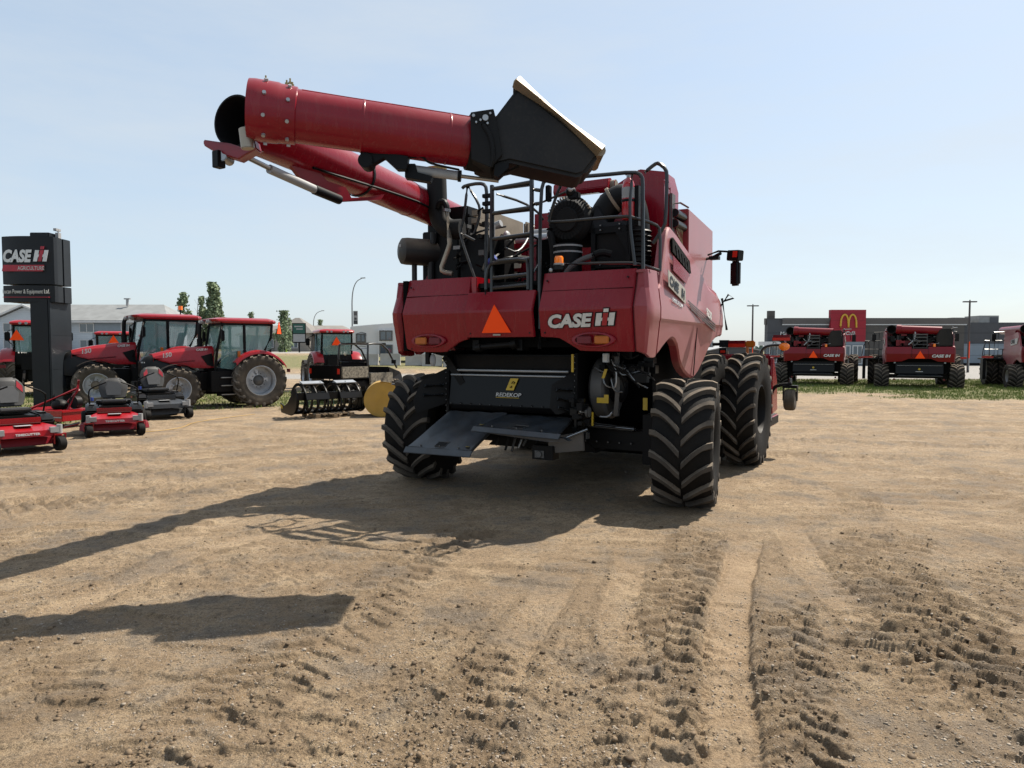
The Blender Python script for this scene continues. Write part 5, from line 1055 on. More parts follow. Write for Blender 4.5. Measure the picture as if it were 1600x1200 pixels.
def seg_track(x, y, pts):
    """signed distance and arc length along a polyline"""
    bd = np.full(x.shape, 1e9); bs = np.zeros(x.shape); acc = 0; sg = np.zeros(x.shape)
    for i, ((ax, ay), (bx, by)) in enumerate(zip(pts[:-1], pts[1:])):
        dx, dy = bx - ax, by - ay; L = math.hypot(dx, dy); ux, uy = dx / L, dy / L
        t = (x - ax) * ux + (y - ay) * uy
        lo = -1e9 if False else 0
        tc = np.clip(t, lo, L); px, py = x - (ax + tc * ux), y - (ay + tc * uy)
        d = np.hypot(px, py); m = d < bd
        bd = np.where(m, d, bd); bs = np.where(m, acc + tc, bs); sg = np.where(m, np.sign(px * uy - py * ux), sg); acc += L
    return bd * sg, bs, acc
# (polyline, half width, depth, kind, pitch, strength threshold)
TRACKS = [
    ([(2.2, 8.2), (1.68, 6.6), (1.25, 5.4), (.90, 4.2), (.66, 3.3), (.4, 2.2)], .27, .045, 'lug', .25, .36),
    ([(2.55, 7.6), (1.98, 6.2), (1.60, 5.2), (1.25, 4.0), (1.04, 3.2), (.85, 2.3)], .16, .05, 'flat', .05, .0),
    ([(2.35, 5.9), (1.98, 5.0), (1.62, 4.0), (1.45, 3.3), (1.3, 2.3)], .20, .045, 'lug', .24, .36),
    ([(-.3, 8.2), (-.9, 6.7), (-1.15, 5.4), (-1.5, 4.2), (-1.75, 3.3), (-2.1, 2.2)], .32, .042, 'lug', .26, .46),
    ([(4.4, 8.0), (3.4, 6.6), (3.05, 5.6), (2.9, 4.6), (2.6, 3.4)], .42, .042, 'lug', .24, .44),
    ([(5.4, 6.6), (3.6, 5.6), (2.9, 4.9), (2.2, 3.9)], .40, .042, 'lug', .26, .44),
    ([(4.9, 10.5), (4.6, 9.3), (4.1, 8.2)], .24, .045, 'lug', .20, .30),
    ([(7.4, 9.6), (6.6, 8.3), (6.2, 7.0)], .42, .045, 'lug', .26, .36),
    ([(5.8, 4.9), (4.2, 4.2), (3.0, 3.4), (2.2, 2.6)], .34, .04, 'lug', .26, .42),
    ([(-9, 8.2), (-6, 9.0), (-3.6, 10.4), (-1.8, 12.5)], .45, .045, 'lug', .30, .40),
    ([(-12, 9.2), (-7, 10.6), (-4.2, 12.2), (-2.5, 14)], .30, .03, 'lug', .26, .42),
    ([(-4.6, 5.4), (-3.0, 4.4), (-2.3, 3.4)], .30, .03, 'lug', .26, .52),
    ([(.6, 6.6), (.1, 5.0), (-.2, 3.6), (-.5, 2.2)], .16, .018, 'flat', .07, .30),
    ([(-.5, 5.6), (-.3, 4.2), (-.3, 2.6)], .30, .03, 'lug', .26, .50),
    ([(4.5, 3.6), (3.6, 3.2), (2.2, 2.3)], .13, .02, 'flat', .06, .2),
    ([(-2.2, 8.6), (-3.2, 6.6), (-3.6, 4.6), (-3.4, 2.4)], .16, .022, 'flat', .06, .3), ([(3.2, 8.2), (2.75, 6.4), (2.5, 4.6), (2.45, 2.4)], .15, .022, 'flat', .06, .3), ([(6.8, 7.6), (4.6, 5.2), (3.6, 3.6), (3.0, 2.4)], .15, .025, 'flat', .06, .3), ([(1.2, 7.0), (.8, 5.2), (.75, 3.8), (.6, 2.3)], .14, .018, 'flat', .06, .3),
    ([(9, 12.8), (5, 13.4), (2, 15)], .3, .04, 'lug', .28, .40),
    ([(26, 20.5), (14, 21.0), (5, 22.5)], .45, .07, 'flat', .3, .15), ([(26, 17.2), (15, 18.4), (6, 18.8)], .5, .07, 'flat', .3, .15),
    ([(26, 24.5), (16, 25.0), (6, 26.5)], .5, .08, 'flat', .3, .15), ([(24, 15.2), (14, 15.8), (5, 17.2)], .4, .06, 'flat', .3, .15),
    ([(24, 22.2), (12, 23.4), (5, 24.5)], .4, .07, 'flat', .3, .15), ([(20, 13.2), (12, 13.8), (5, 15.8)], .35, .04, 'lug', .3, .36),
    ([(-14, 12.2), (-6, 14.5), (0, 17)], .4, .04, 'flat', .3, .2), ([(-13, 11), (-6, 12.9), (-2, 15.5)], .3, .035, 'flat', .3, .2),
    ([(-4, 16), (-9, 18.5), (-16, 20)], .4, .04, 'flat', .3, .2),
]
def heights(x, y):
    r = np.hypot(x, y); fine = sst(40, 10, r); mid = sst(120, 30, r)
    h = .05 * (fbm(x, y, .22, 3, 1) - .5) * mid + .035 * (fbm(x, y, .9, 3, 5) - .5) * mid
    rough = .30 + 1.25 * sst(.42, .60, fbm(x, y, .45, 4, 31))
    h = h + .020 * rough * (fbm(x, y, 4.5, 4, 9, .55) - .5) * fine
    near = sst(16, 6, r)
    # crumbs: sharp little heaps standing on packed soil
    cr = np.maximum(0, fbm(x, y, 15, 3, 15, .65) - .50); h = h + .035 * np.minimum(cr, .16) * rough * near
    cr2 = np.maximum(0, fbm(x, y, 42, 2, 19, .6) - .52); h = h + .022 * cr2 * (rough + .2) * sst(9, 4, r)
    # scraped ridges with a steep side, running across the yard
    wx, wy = x + .8 * fbm(x, y, .5, 2, 71), y + .5 * fbm(x, y, .7, 3, 73) + .12 * fbm(x, y, 4, 2, 76)
    for k, (a, f, amp, t) in enumerate(((.18, 2.6, .026, .50), (-.32, 3.6, .020, .53), (.9, 4.0, .014, .56))):
        q = -(wy * math.cos(a) + wx * math.sin(a)) * f; q = q - np.floor(q); m = sst(t, t + .10, fbm(x * .7, y * 1.3, 1.1, 4, 80 + k))
        h = h + amp * m * fine * (sst(0, .80, q) * sst(1., .90, q) - .3)
    dis = .35 * sst(.05, .12, cr) * rough * near
    pack = np.zeros(x.shape)
    for k, (pts, hw, dep, kind, pitch, th) in enumerate(TRACKS):
        P = np.array(pts); m = (x > P[:, 0].min() - 1.2) & (x < P[:, 0].max() + 1.2) & (y > P[:, 1].min() - 1.2) & (y < P[:, 1].max() + 1.2)
        if not m.any(): continue
        X, Y = x[m], y[m]
        d, s, L = seg_track(X, Y, pts); d = d + .14 * (fbm(X, Y, 1.1, 3, 200 + k) - .5)
        ends = sst(0, .8, s) * sst(0, .8, L - s); a = np.abs(d) / hw
        cl = fbm(X, Y, 1.0, 4, 300 + k)
        on = (.50 + .50 * sst(th - .08, th + .14, cl)) * ends
        if kind == 'lug':
            ins = sst(1.25 + .5 * (fbm(X, Y, 5, 3, 900 + k) - .5), .9, a)
            ph = s / pitch * 1.25 + np.where(d > 0, .5, 0) - a * .75 + 1.1 * (fbm(X, Y, 1.7, 3, 400 + k) - .5) + .25 * (fbm(X, Y, 9, 2, 450 + k) - .5)
            f = ph - np.floor(ph); bar = sst(0, .78, f) * sst(1., .88, f)
            amp = .55 + .8 * fbm(X, Y, 2.6, 3, 470 + k)
            crumb = np.maximum(0, fbm(X, Y, 13, 3, 500 + k, .65) - .46)
            dz = (.80 * dep * (bar * amp - .42) + .045 * np.minimum(crumb, .2) * (.4 + bar)) * ins * on
            dz = dz + .35 * dep * np.exp(-((a - 1.2) / .2) ** 2) * on * fbm(X, Y, 6, 3, 600 + k)
            dd = .75 * ins * on * (.15 + .85 * sst(.45, .58, fbm(X, Y, 6, 4, 700 + k)))
        else:
            ins = sst(1.1, .86, a); t = s / pitch + .5 * a; f = t - np.floor(t); tick = sst(0, .3, f) * sst(.8, .5, f); edge = sst(.5, .9, a)
            crumb = np.maximum(0, fbm(X, Y, 14, 3, 520 + k, .6) - .45)
            dz = -dep * ins * ends * (.6 + .30 * edge * tick) + (.5 * dep * fbm(X, Y, 5, 3, 600 + k) + .05 * crumb) * np.exp(-((a - 1.35) / .30) ** 2) * on
            dd = .45 * np.exp(-((a - 1.35) / .3) ** 2) * on; dis[m] *= 1 - .9 * ins * ends; pack[m] = np.maximum(pack[m], ins * ends * (.62 if k == 1 else .22 if P[:, 1].min() < 6 else .10) * (.5 + fbm(X, Y, 2.2, 4, 640 + k)))
        h[m] += dz; dis[m] = np.maximum(dis[m], dd)
    # level under the machine, raised road bank far to the left
    cx, cy = x - 1.3, y - 11.5; h = h * (1 - .5 * np.exp(-(cx * cx + cy * cy) / 14))
    h = h + 1.5 * sst(45, 92, y) * sst(2, -9, x)
    heights.pack = pack
    return h, np.clip(dis, 0, 1)
def zones(x, y):
    n = fbm(x, y, .35, 4, 61); n2 = fbm(x, y, 1.6, 3, 66)
    edge = 33.0 - (x - 13) * .72; edge = np.maximum(edge, 25.5)
    g = sst(-1.2, 1.4, (y - edge) + (n - .5) * 7 + (n2 - .5) * 3) * sst(47, 45, y) * sst(6, 9, x)
    gl = sst(-.5, .9, (y - (24.2 - .12 * (x + 10))) + (n - .5) * 5 + (n2 - .5) * 3) * sst(34, 30, y) * sst(-4.8, -7.5, x) * sst(.30, .5, n2 + .12)
    gl2 = sst(16.8, 17.8, y + (n - .5) * 2) * sst(-11.2, -12.4, x) * sst(.3, .5, n2 + .1) * sst(30, 26, y)
    far = sst(57, 62, y) * sst(-3, -8, x) * sst(84, 78, y) + sst(50, 130, y) * sst(30, 10, x) * sst(-3, 2, x) * .6 + sst(150, 220, y)
    G = np.clip(g + gl + gl2 + far, 0, 1)
    road = np.clip(sst(46, 48, y) * sst(12, 16, x) * sst(140, 120, y) + sst(46, 47, y) * sst(53, 52, y) * sst(-3, -8, x) + sst(86, 88, y) * sst(128, 124, y) * sst(-3, -8, x), 0, 1)
    return G * (1 - road * .9), road
def make_ground():
    ys = np.concatenate([[.3, .6, 1.0, 1.4, 1.8], 1 / np.linspace(1 / 2.2, 1 / 95., 720), [105, 118, 135, 160, 200, 260, 350, 500, 800, 1500, 3500]])
    ts = np.concatenate([[-6, -3, -2, -1.4, -1.1, -.95], np.linspace(-.86, .86, 1120), [.95, 1.1, 1.4, 2, 3, 6]])
    Y, Tn = np.meshgrid(ys, ts, indexing='ij'); X = Tn * Y
    h, dis = heights(X, Y); pk = heights.pack; G, Rd = zones(X, Y)
    nr, nc = X.shape; co = np.stack([X, Y, h], -1).reshape(-1, 3).astype(np.float32)
    i = np.arange(nr - 1)[:, None] * nc + np.arange(nc - 1)[None, :]
    q = np.stack([i, i + 1, i + nc + 1, i + nc], -1).reshape(-1, 4)
    me = bpy.data.meshes.new('ground'); me.vertices.add(len(co)); me.vertices.foreach_set('co', co.ravel())
    me.loops.add(q.size); me.loops.foreach_set('vertex_index', q.ravel().astype(np.int32))
    me.polygons.add(len(q)); me.polygons.foreach_set('loop_start', np.arange(0, q.size, 4, dtype=np.int32))
    me.update(); me.validate()
    me.polygons.foreach_set('use_smooth', np.ones(len(q), dtype=bool))
    for nm, a in (('grass', G), ('road', Rd), ('dist', dis), ('pack', pk)):
        at = me.attributes.new(nm, 'FLOAT', 'POINT'); at.data.foreach_set('value', a.ravel().astype(np.float32))
    me.materials.append(MATS['dirt']); o = link('ground', me); o['kind'] = 'structure'
    return o
def dirt():
    m, nt, b = _new('dirt')
    tc = node(nt, 'ShaderNodeTexCoord').outputs['Object']
    def at(n): a = node(nt, 'ShaderNodeAttribute', attribute_name=n); return a.outputs['Fac']
    big = ramp(nt, noise(nt, tc, .35, 6, .6), .35, .68); fin = noise(nt, tc, 26, 5, .7); tiny = noise(nt, tc, 110, 3, .75)
    c = mix(nt, big, (.240, .167, .099), (.330, .239, .148))
    c = mix(nt, math_(nt, 'MULTIPLY', ramp(nt, noise(nt, tc, 2.6, 7, .68), .46, .60), .85), c, (.44, .328, .205))          # packed pale sand
    gm = ramp(nt, noise(nt, tc, 1.3, 9, .74), .49, .60)                                                                  # loose grey gravel
    c = mix(nt, math_(nt, 'MULTIPLY', gm, .85), c, (.155, .127, .100))
    c = mix(nt, math_(nt, 'MULTIPLY', ramp(nt, noise(nt, tc, 7, 7, .75), .52, .66), .60), c, (.110, .082, .056))           # damp soil
    c = mix(nt, math_(nt, 'MULTIPLY', ramp(nt, fin, .52, .64), .72), c, (.090, .064, .042))
    c = mix(nt, math_(nt, 'MULTIPLY', ramp(nt, tiny, .52, .62), .75), c, (.070, .052, .038))
    c = mix(nt, math_(nt, 'MULTIPLY', ramp(nt, tiny, .30, .42, (1, 1, 1, 1), (0, 0, 0, 1)), .5), c, (.40, .31, .215))
    v = node(nt, 'ShaderNodeTexVoronoi'); v.inputs['Scale'].default_value = 46; nt.links.new(tc, v.inputs['Vector'])
    gp = ramp(nt, noise(nt, tc, .9, 5, .65), .40, .60); grit = math_(nt, 'MULTIPLY', ramp(nt, v.outputs['Distance'], .20, .34, (1, 1, 1, 1), (0, 0, 0, 1)), math_(nt, 'MULTIPLY', gp, ramp(nt, noise(nt, tc, 50, 2), .46, .56)))
    sc_ = node(nt, 'ShaderNodeSeparateColor'); nt.links.new(v.outputs['Color'], sc_.inputs[0])
    c = mix(nt, math_(nt, 'MULTIPLY', grit, .8), c, mix(nt, sc_.outputs[0], (.16, .135, .115), (.46, .40, .33)))
    c = mix(nt, math_(nt, 'MULTIPLY', at('pack'), math_(nt, 'ADD', .30, math_(nt, 'MULTIPLY', fin, .7))), c, (.40, .285, .178))
    c = mix(nt, math_(nt, 'MULTIPLY', at('dist'), .70), c, mix(nt, fin, (.070, .048, .030), (.190, .132, .078)))
    gr = mix(nt, noise(nt, tc, 1.5, 6, .7), (.055, .085, .022), (.15, .145, .055))
    ga = math_(nt, 'MULTIPLY', at('grass'), ramp(nt, noise(nt, tc, 6, 4, .7), .25, .6)); c = mix(nt, ga, c, gr)
    c = mix(nt, at('road'), c, mix(nt, noise(nt, tc, .8, 5), (.21, .20, .185), (.28, .265, .245)))
    nt.links.new(c, b.inputs['Base Color']); b.inputs['Roughness'].default_value = .92; b.inputs['Specular IOR Level'].default_value = .25
    hgt = math_(nt, 'MULTIPLY', ramp(nt, noise(nt, tc, 24, 6, .75), .35, .75), .016)
    hgt = math_(nt, 'ADD', hgt, math_(nt, 'MULTIPLY', noise(nt, tc, 120, 4, .75), .010))
    hgt = math_(nt, 'ADD', hgt, math_(nt, 'MULTIPLY', grit, .007))
    bn = node(nt, 'ShaderNodeBump'); bn.inputs['Strength'].default_value = 1.; bn.inputs['Distance'].default_value = 1.
    nt.links.new(hgt, bn.inputs['Height']); nt.links.new(bn.outputs[0], b.inputs['Normal'])
dirt(); make_ground()
def scatter(name, matn, pts, sizes, flat, seed):
    """one mesh of many little irregular stones"""
    rng = np.random.default_rng(seed); bm = bmesh.new(); bmesh.ops.create_icosphere(bm, subdivisions=1, radius=1.)
    V = np.array([v.co for v in bm.verts]); F = np.array([[v.index for v in f.verts] for f in bm.faces]); bm.free()
    n = len(pts); k = len(V)
    J = V[None] * (1 + rng.uniform(-.28, .28, (n, k, 1))); J = J * np.stack([rng.uniform(.7, 1.3, n), rng.uniform(.7, 1.3, n), rng.uniform(flat, flat + .3, n)], -1)[:, None]
    a = rng.uniform(0, 6.28, n); ca, sa = np.cos(a)[:, None], np.sin(a)[:, None]
    J = np.stack([J[..., 0] * ca - J[..., 1] * sa, J[..., 0] * sa + J[..., 1] * ca, J[..., 2]], -1) * sizes[:, None, None]
    h, _ = heights(pts[:, 0].copy(), pts[:, 1].copy()); P = np.concatenate([pts, (h + sizes * .15)[:, None]], -1)
    co = (J + P[:, None]).reshape(-1, 3).astype(np.float32); q = (F[None] + (np.arange(n) * k)[:, None, None]).reshape(-1, 3)
    me = bpy.data.meshes.new(name); me.vertices.add(len(co)); me.vertices.foreach_set('co', co.ravel()); me.loops.add(q.size); me.loops.foreach_set('vertex_index', q.ravel().astype(np.int32)); me.polygons.add(len(q)); me.polygons.foreach_set('loop_start', np.arange(0, q.size, 3, dtype=np.int32)); me.update(); me.validate()
    me.materials.append(MATS[matn]); return link(name, me)
rng = np.random.default_rng(5)
def fan(n, y0, y1, t=.85):
    y = 1 / rng.uniform(1 / y1, 1 / y0, n * 2) ; y = y[:n]; return np.stack([rng.uniform(-t, t, n) * y, y], -1)
p = fan(52000, 2.4, 15); dens = fbm(p[:, 0], p[:, 1], .8, 4, 88); p = p[dens > .40 + .12 * rng.random(len(p))]
o = scatter('gravel', 'pebble', p, np.clip(rng.lognormal(-5.65, .50, len(p)), .002, .017), .5, 3); tag(o, 'loose pale pebbles and grit strewn over the dirt yard', 'gravel', kind='stuff')
p = fan(42000, 2.4, 18); _, ds = heights(p[:, 0].copy(), p[:, 1].copy()); p = p[(ds > .3) | (rng.random(len(p)) < .05)][:5000]
o = scatter('dirt_clods', 'clod', p, np.clip(rng.lognormal(-5.0, .5, len(p)), .003, .022), .55, 4); tag(o, 'crumbled dark clods of soil along the tyre tracks', 'soil clods', kind='stuff')
# grass blades
def blades():
    n = 170000
    x = np.concatenate([rng.uniform(9, 34, n // 2), rng.uniform(-27, -5, n // 2)]); y = np.concatenate([rng.uniform(24, 46, n // 2), rng.uniform(17, 34, n // 2)])
    G, _ = zones(x, y); cl = fbm(x, y, 2.5, 3, 91); k = (rng.random(n) < G * np.where(x < 0, .5, 1.2)) & (cl > .36); x, y, cl = x[k], y[k], cl[k]
    h, _ = heights(x.copy(), y.copy()); n = len(x); L = rng.uniform(.03, .12, n) * (.5 + 1.1 * cl) ; a = rng.uniform(0, 6.28, n); w = rng.uniform(.008, .02, n); t = rng.uniform(-.7, .7, n) * L
    dx, dy = np.cos(a) * w, np.sin(a) * w
    A = np.stack([x - dx, y - dy, h - .01], -1); B = np.stack([x + dx, y + dy, h - .01], -1); C = np.stack([x + np.cos(a * 3) * t, y + np.sin(a * 3) * t, h + L], -1)
    co = np.stack([A, B, C], 1).reshape(-1, 3).astype(np.float32); me = bpy.data.meshes.new('grass'); me.vertices.add(len(co)); me.vertices.foreach_set('co', co.ravel())
    me.loops.add(len(co)); me.loops.foreach_set('vertex_index', np.arange(len(co), dtype=np.int32)); me.polygons.add(n); me.polygons.foreach_set('loop_start', np.arange(0, 3 * n, 3, dtype=np.int32)); me.update(); me.validate()
    me.materials.append(MATS['grass_blade']); o = link('grass', me); tag(o, 'rough grass growing along the edges of the dirt yard under the parked machines', 'grass', kind='stuff')
blades()

# ------------------------------------------------------------------ pylon sign
T = thing('pylon_sign', (-15.5, 24.3, 0), R_(0), 'tall dark pylon sign with white slanted lettering over a red strip', 'sign')
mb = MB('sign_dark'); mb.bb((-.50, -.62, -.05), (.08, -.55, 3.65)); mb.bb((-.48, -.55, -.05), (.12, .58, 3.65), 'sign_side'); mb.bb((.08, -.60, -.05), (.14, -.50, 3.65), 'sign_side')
for z in (1.3, 2.45): mb.bb((-.503, -.623, z), (.125, .585, z + .015), 'deep')
mb.build('column', T, bevel=.02)
def sign_box(z0, z1, name, slope=0):
    n = 10; G = []
    for j in range(2):
        row = []
        for i in range(n + 1):
            u = -1 + 2 * i / n; row.append((u * .86 - .60, -.50 - .16 * (1 - u * u), (z0 if j == 0 else z1)))
        G.append(row)
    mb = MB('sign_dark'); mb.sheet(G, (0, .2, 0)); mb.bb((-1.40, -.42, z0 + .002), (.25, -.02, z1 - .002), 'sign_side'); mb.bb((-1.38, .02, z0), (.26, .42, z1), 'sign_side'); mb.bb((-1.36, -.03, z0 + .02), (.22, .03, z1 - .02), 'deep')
    return mb.build(name, T, bevel=.012)
f1 = sign_box(4.14, 5.72, 'upper_face'); f2 = sign_box(3.55, 4.10, 'lower_face')
mb = MB('sign_dark'); mb.bb((-.52, -.5, 5.70), (.12, .1, 5.86)); mb.build('cap', T, bevel=.02)
mb = MB('light_grey'); mb.bb((.14, -.2, 5.72), (.25, -.05, 5.9)); mb.box((.16, -.12, 6.0), (.1, .25, .08)); mb.cyl((.20, -.12, 5.9), (.20, -.12, 6.02), .02, n=8); mb.build('floodlight', T)
brand_mark(f1, (-1.32, -.672, 4.88), (1, 0, 0), (0, 0, 1), .37, 'letter_white', 'sign_red', None, .01, .74, 2.75, 1.05)
mb = MB('sign_red'); mb.prism([(-1.36, -.672, 4.56), (-.02, -.672, 4.56), (.03, -.672, 4.77), (-1.31, -.672, 4.77)], (0, .04, 0)); mb.build('red_strip', f1)
put_text(f1, 'AGRICULTURE', .18, (-.83, -.678, 4.60), (1, 0, 0), (0, 0, 1), ext=.004, m='white', sx=.74)
put_text(f2, 'Lucan Power & Equipment Ltd.', .20, (-1.36, -.672, 3.83), (1, 0, 0), (0, 0, 1), ext=.004, m='letter', sx=.62)
mb = MB('sign_red'); mb.bb((-1.36, -.672, 3.70), (.16, -.60, 3.72)); mb.build('red_rule', f2)

# ------------------------------------------------------------------ buildings
def ground_z(x, y):
    h, _ = heights(np.array([float(x)]), np.array([float(y)])); return float(h[0])
def window(parent, x, y, z, w, h, m='trim_white'):
    mb = MB(m); mb.bb((x - w / 2 - .12, y - .08, z - .12), (x + w / 2 + .12, y - .02, z)); mb.bb((x - w / 2 - .12, y - .08, z + h), (x + w / 2 + .12, y - .02, z + h + .12)); mb.bb((x - w / 2 - .12, y - .08, z), (x - w / 2, y - .02, z + h)); mb.bb((x + w / 2, y - .08, z), (x + w / 2 + .12, y - .02, z + h)); mb.bb((x - .05, y - .075, z), (x + .05, y - .02, z + h))
    f = mb.build('window', parent); b = MB('window_glass'); b.bb((x - w / 2, y - .05, z), (x + w / 2, y - .012, z + h)); b.build('pane', f)
zz = ground_z(-75, 118) - .3
T = thing('motel', (-75, 118, zz), 0, 'long pale blue two-storey building with a grey gabled roof behind the pylon sign', 'building')
mb = MB('siding_blue'); mb.bb((-30, 0, 0), (18, 12, 5.4)); mb.bb((-9, -2.5, 0), (1.2, 0, 5.4)); mb.prism([(-9, -2.5, 5.4), (1.2, -2.5, 5.4), (-3.9, -2.5, 7.6)], (0, 2.5, 0)); wl = mb.build('wall', T)
mb = MB('roof_grey'); mb.prism([(-30.5, -.8, 5.3), (18.4, -.8, 5.3), (14.5, 6, 8.3), (-30.5, 6, 8.3)], (0, .05, .18)); mb.prism([(-30.5, 12.8, 5.3), (18.4, 12.8, 5.3), (14.5, 6, 8.3), (-30.5, 6, 8.3)], (0, 0, .15)); mb.prism([(18.4, -.8, 5.3), (18.4, 12.8, 5.3), (14.5, 6, 8.3)], (0, 0, .15))
mb.prism([(-9.6, -3.2, 5.25), (-3.9, -3.2, 7.75), (-3.9, 5, 7.75), (-9.6, 5, 5.25)], (0, 0, .2)); mb.prism([(1.8, -3.2, 5.25), (-3.9, -3.2, 7.75), (-3.9, 5, 7.75), (1.8, 5, 5.25)], (0, 0, .2)); rf = mb.build('roof', T)
mb = MB('trim_white'); mb.prism([(-9.65, -3.25, 5.2), (-3.9, -3.25, 7.7), (1.85, -3.25, 5.2), (1.85, -3.25, 5.5), (-3.9, -3.25, 8.0), (-9.65, -3.25, 5.5)], (0, .12, 0)); mb.bb((1.9, -.9, 5.1), (18.4, -.8, 5.35)); mb.build('fascia', T)
mb = MB('light_grey'); mb.cyl((8.7, 5, 8.2), (8.7, 5, 9.4), .22, n=10); mb.bb((8.2, 4.8, 9.3), (9.2, 5.2, 9.5)); mb.build('chimney', rf)
mb = MB('siding_tan'); mb.bb((5.5, -.05, 0), (18.02, -.02, 5.2), 'panel_light'); mb.build('wall_panel', T)
for x in (-22, -14, -6.3, -1.5, 4.6, 11.5): 
    for z in (.9, 3.6): window(T, x, (-2.5 if -9 < x < 1 else -.05), z, 2.2, 1.3)
zz = ground_z(-36, 128) - .2
T = thing('house', (-38, 128, zz), 0, 'low tan house with a brown hip roof behind the road on the left', 'building')
mb = MB('siding_tan'); mb.bb((-11, 0, 0), (9, 9, 3.2)); mb.bb((-4, -2, 0), (2.2, 0, 3.6)); mb.build('wall', T)
mb = MB('roof_tan'); mb.loft([[(-11.8, -.8, 3.1), (9.6, -.8, 3.1), (9.6, 9.8, 3.1), (-11.8, 9.8, 3.1)], [(-9, 4, 5.0), (6.5, 4, 5.0), (6.5, 5, 5.0), (-9, 5, 5.0)]]); mb.loft([[(-4.8, -2.8, 3.5), (3.0, -2.8, 3.5), (3.0, 6, 3.5), (-4.8, 6, 3.5)], [(-1.2, 1, 6.3), (-.5, 1, 6.3), (-.5, 2, 6.3), (-1.2, 2, 6.3)]]); mb.build('roof', T)
for x in (-8.5, -5.5, 4.2, 7): window(T, x, -.05, 1.0, 1.2, 1.3)
window(T, -.6, -2.05, .9, 1.2, 1.4)

# red-walled restaurant block
T = thing('restaurant', (0, 85, -.1), 0, 'long dark grey restaurant building with a red wall block carrying yellow arches', 'building')
mb = MB('panel_grey'); mb.bb((30.5, 0, 0), (37.8, 1.0, 5.6)); mb.bb((36.2, .9, 0), (37.7, 14, 5.55)); mb.build('grey_wall', T)
mb = MB('panel_brown'); mb.bb((41.9, 0, 0), (54.0, 14, 5.6)); mb.build('brown_wall', T); mb = MB('panel_brown'); mb.bb((30.4, .3, 5.0), (32.2, .95, 5.75)); mb.bb((30.7, .4, 5.7), (31.5, .9, 6.65)); mb.build('chimney', T)
mb = MB('panel_grey'); mb.bb((54.0, .4, 0), (68, 22, 5.25)); mb.bb((54.02, .30, 0), (68, .45, .4), 'black'); mb.build('rear_block', T)
mb = MB('cornice'); mb.prism([(32.2, -.1, 5.0), (32.2, -.5, 5.75), (32.2, 1, 5.75), (32.2, 1, 5.0)], (5.6, 0, 0)); mb.prism([(42.0, -.1, 5.0), (42.0, -.5, 5.75), (42.0, 1, 5.75), (42.0, 1, 5.0)], (12.4, 0, 0)); mb.bb((32.2, -.12, 4.92), (37.8, -.02, 5.06), 'trim_white'); mb.bb((42.0, -.12, 4.92), (54.2, -.02, 5.06), 'trim_white'); build_each(mb, 'cornice', T)
mb = MB('red_wall'); mb.bb((37.8, -.55, 2.95), (41.95, .1, 6.72)); rw = mb.build('red_wall_block', T)
mb = MB('panel_light'); mb.bb((37.8, -.5, 0), (41.95, .1, 2.95)); mb.bb((54.05, .25, .4), (68, .42, 2.7)); mb.bb((30.4, -.06, 0), (37.8, -.01, 2.5)); build_each(mb, 'light_wall', T)
mb = MB('trim_white'); mb.bb((29.6, -1.3, 2.5), (37.8, .5, 2.95)); mb.build('awning', T)
mb = MB('trim_white'); A = lambda t: -.92 + .92 * 0
for cx in (-.47, .47):
    pts = [(39.86 + cx + .46 * math.sin(R_(a)) * (1.0), -.62, 4.72 + 1.42 * math.cos(R_(a)) ** .75) for a in np.linspace(-89, 89, 15)]
    pts = [(pts[0][0] - .02, -.62, 4.62)] + pts + [(pts[-1][0] + .02, -.62, 4.62)]
    mb.tube(pts, .105, 8, 'arch_yellow')
mb.build('emblem', rw)
put_text(rw, 'McCafé', .62, (38.75, -.57, 3.75), (1, 0, 0), (0, 0, 1), shear=.2, bold=.01, ext=.03, m='white')
put_text(T, 'McDonald\'s', .66, (31.95, -.06, 3.68), (1, 0, 0), (0, 0, 1), shear=.1, bold=.016, ext=.03, m='white')
for x, y, z, w, h in ((31.6, -.1, .5, 1.6, 1.8), (34.5, -.1, .5, 2.2, 1.8), (39.6, -.55, .2, .9, 2.2), (41.0, -.55, .4, 1.0, 2.0)): window(T, x, y, z, w, h)
mb = MB('light_grey'); mb.cyl((31.2, -.1, 3.55), (31.2, 0, 3.55), .10, n=10); mb.build('wall_lamp', T)
for x0, x1, z1 in ((55.0, 57.3, 6.0), (58.4, 60.8, 6.25)):
    mb = MB('concrete'); mb.bb((x0, 4, 5.2), (x1, 7, z1)); mb.bb((x0 + (x1 - x0) * .52, 3.97, 5.25), (x1 - .05, 4.0, z1 - .2), 'cornice'); mb.build('roof_unit', T, bevel=.05)

# ------------------------------------------------------------------ trailer, barriers, small signs, lamps
zz = ground_z(-13, 70); z66 = ground_z(-12, 66)
T = thing('camper_trailer', (-12.0, 68, z66 - .1), R_(4), 'white fifth-wheel camper trailer with dark windows beyond the tractors', 'camper trailer')
mb = MB('rv_white'); mb.prism([(-3.4, 0, .7), (8, 0, .7), (8, 0, 3.95), (1, 0, 3.95), (-1.2, 0, 3.8), (-3.4, 0, 3.6)], (0, 2.5, 0)); mb.bb((-.8, -.35, .9), (2.6, 0, 3.3)); mb.bb((3.4, -.3, .9), (6.5, 0, 3.4)); bd = mb.build('body', T, bevel=.06)
for x, y, z, w, h in ((.0, -.35, 2.35, 1.0, .75), (.0, -.35, 1.0, 1.0, .75), (2.95, 0, 1.9, .6, .7), (-2.4, 0, 2.2, .7, .6), (5, -.3, 1.8, 1.4, .8)): window(T, x, y, z, w, h, 'grey')
mb = MB('light_grey'); mb.bb((1.1, .8, 3.95), (2.5, 1.8, 4.3)); mb.bb((3.4, .9, 3.95), (4.2, 1.6, 4.2)); mb.build('roof_unit', T, bevel=.04)
mb = MB('grey'); 
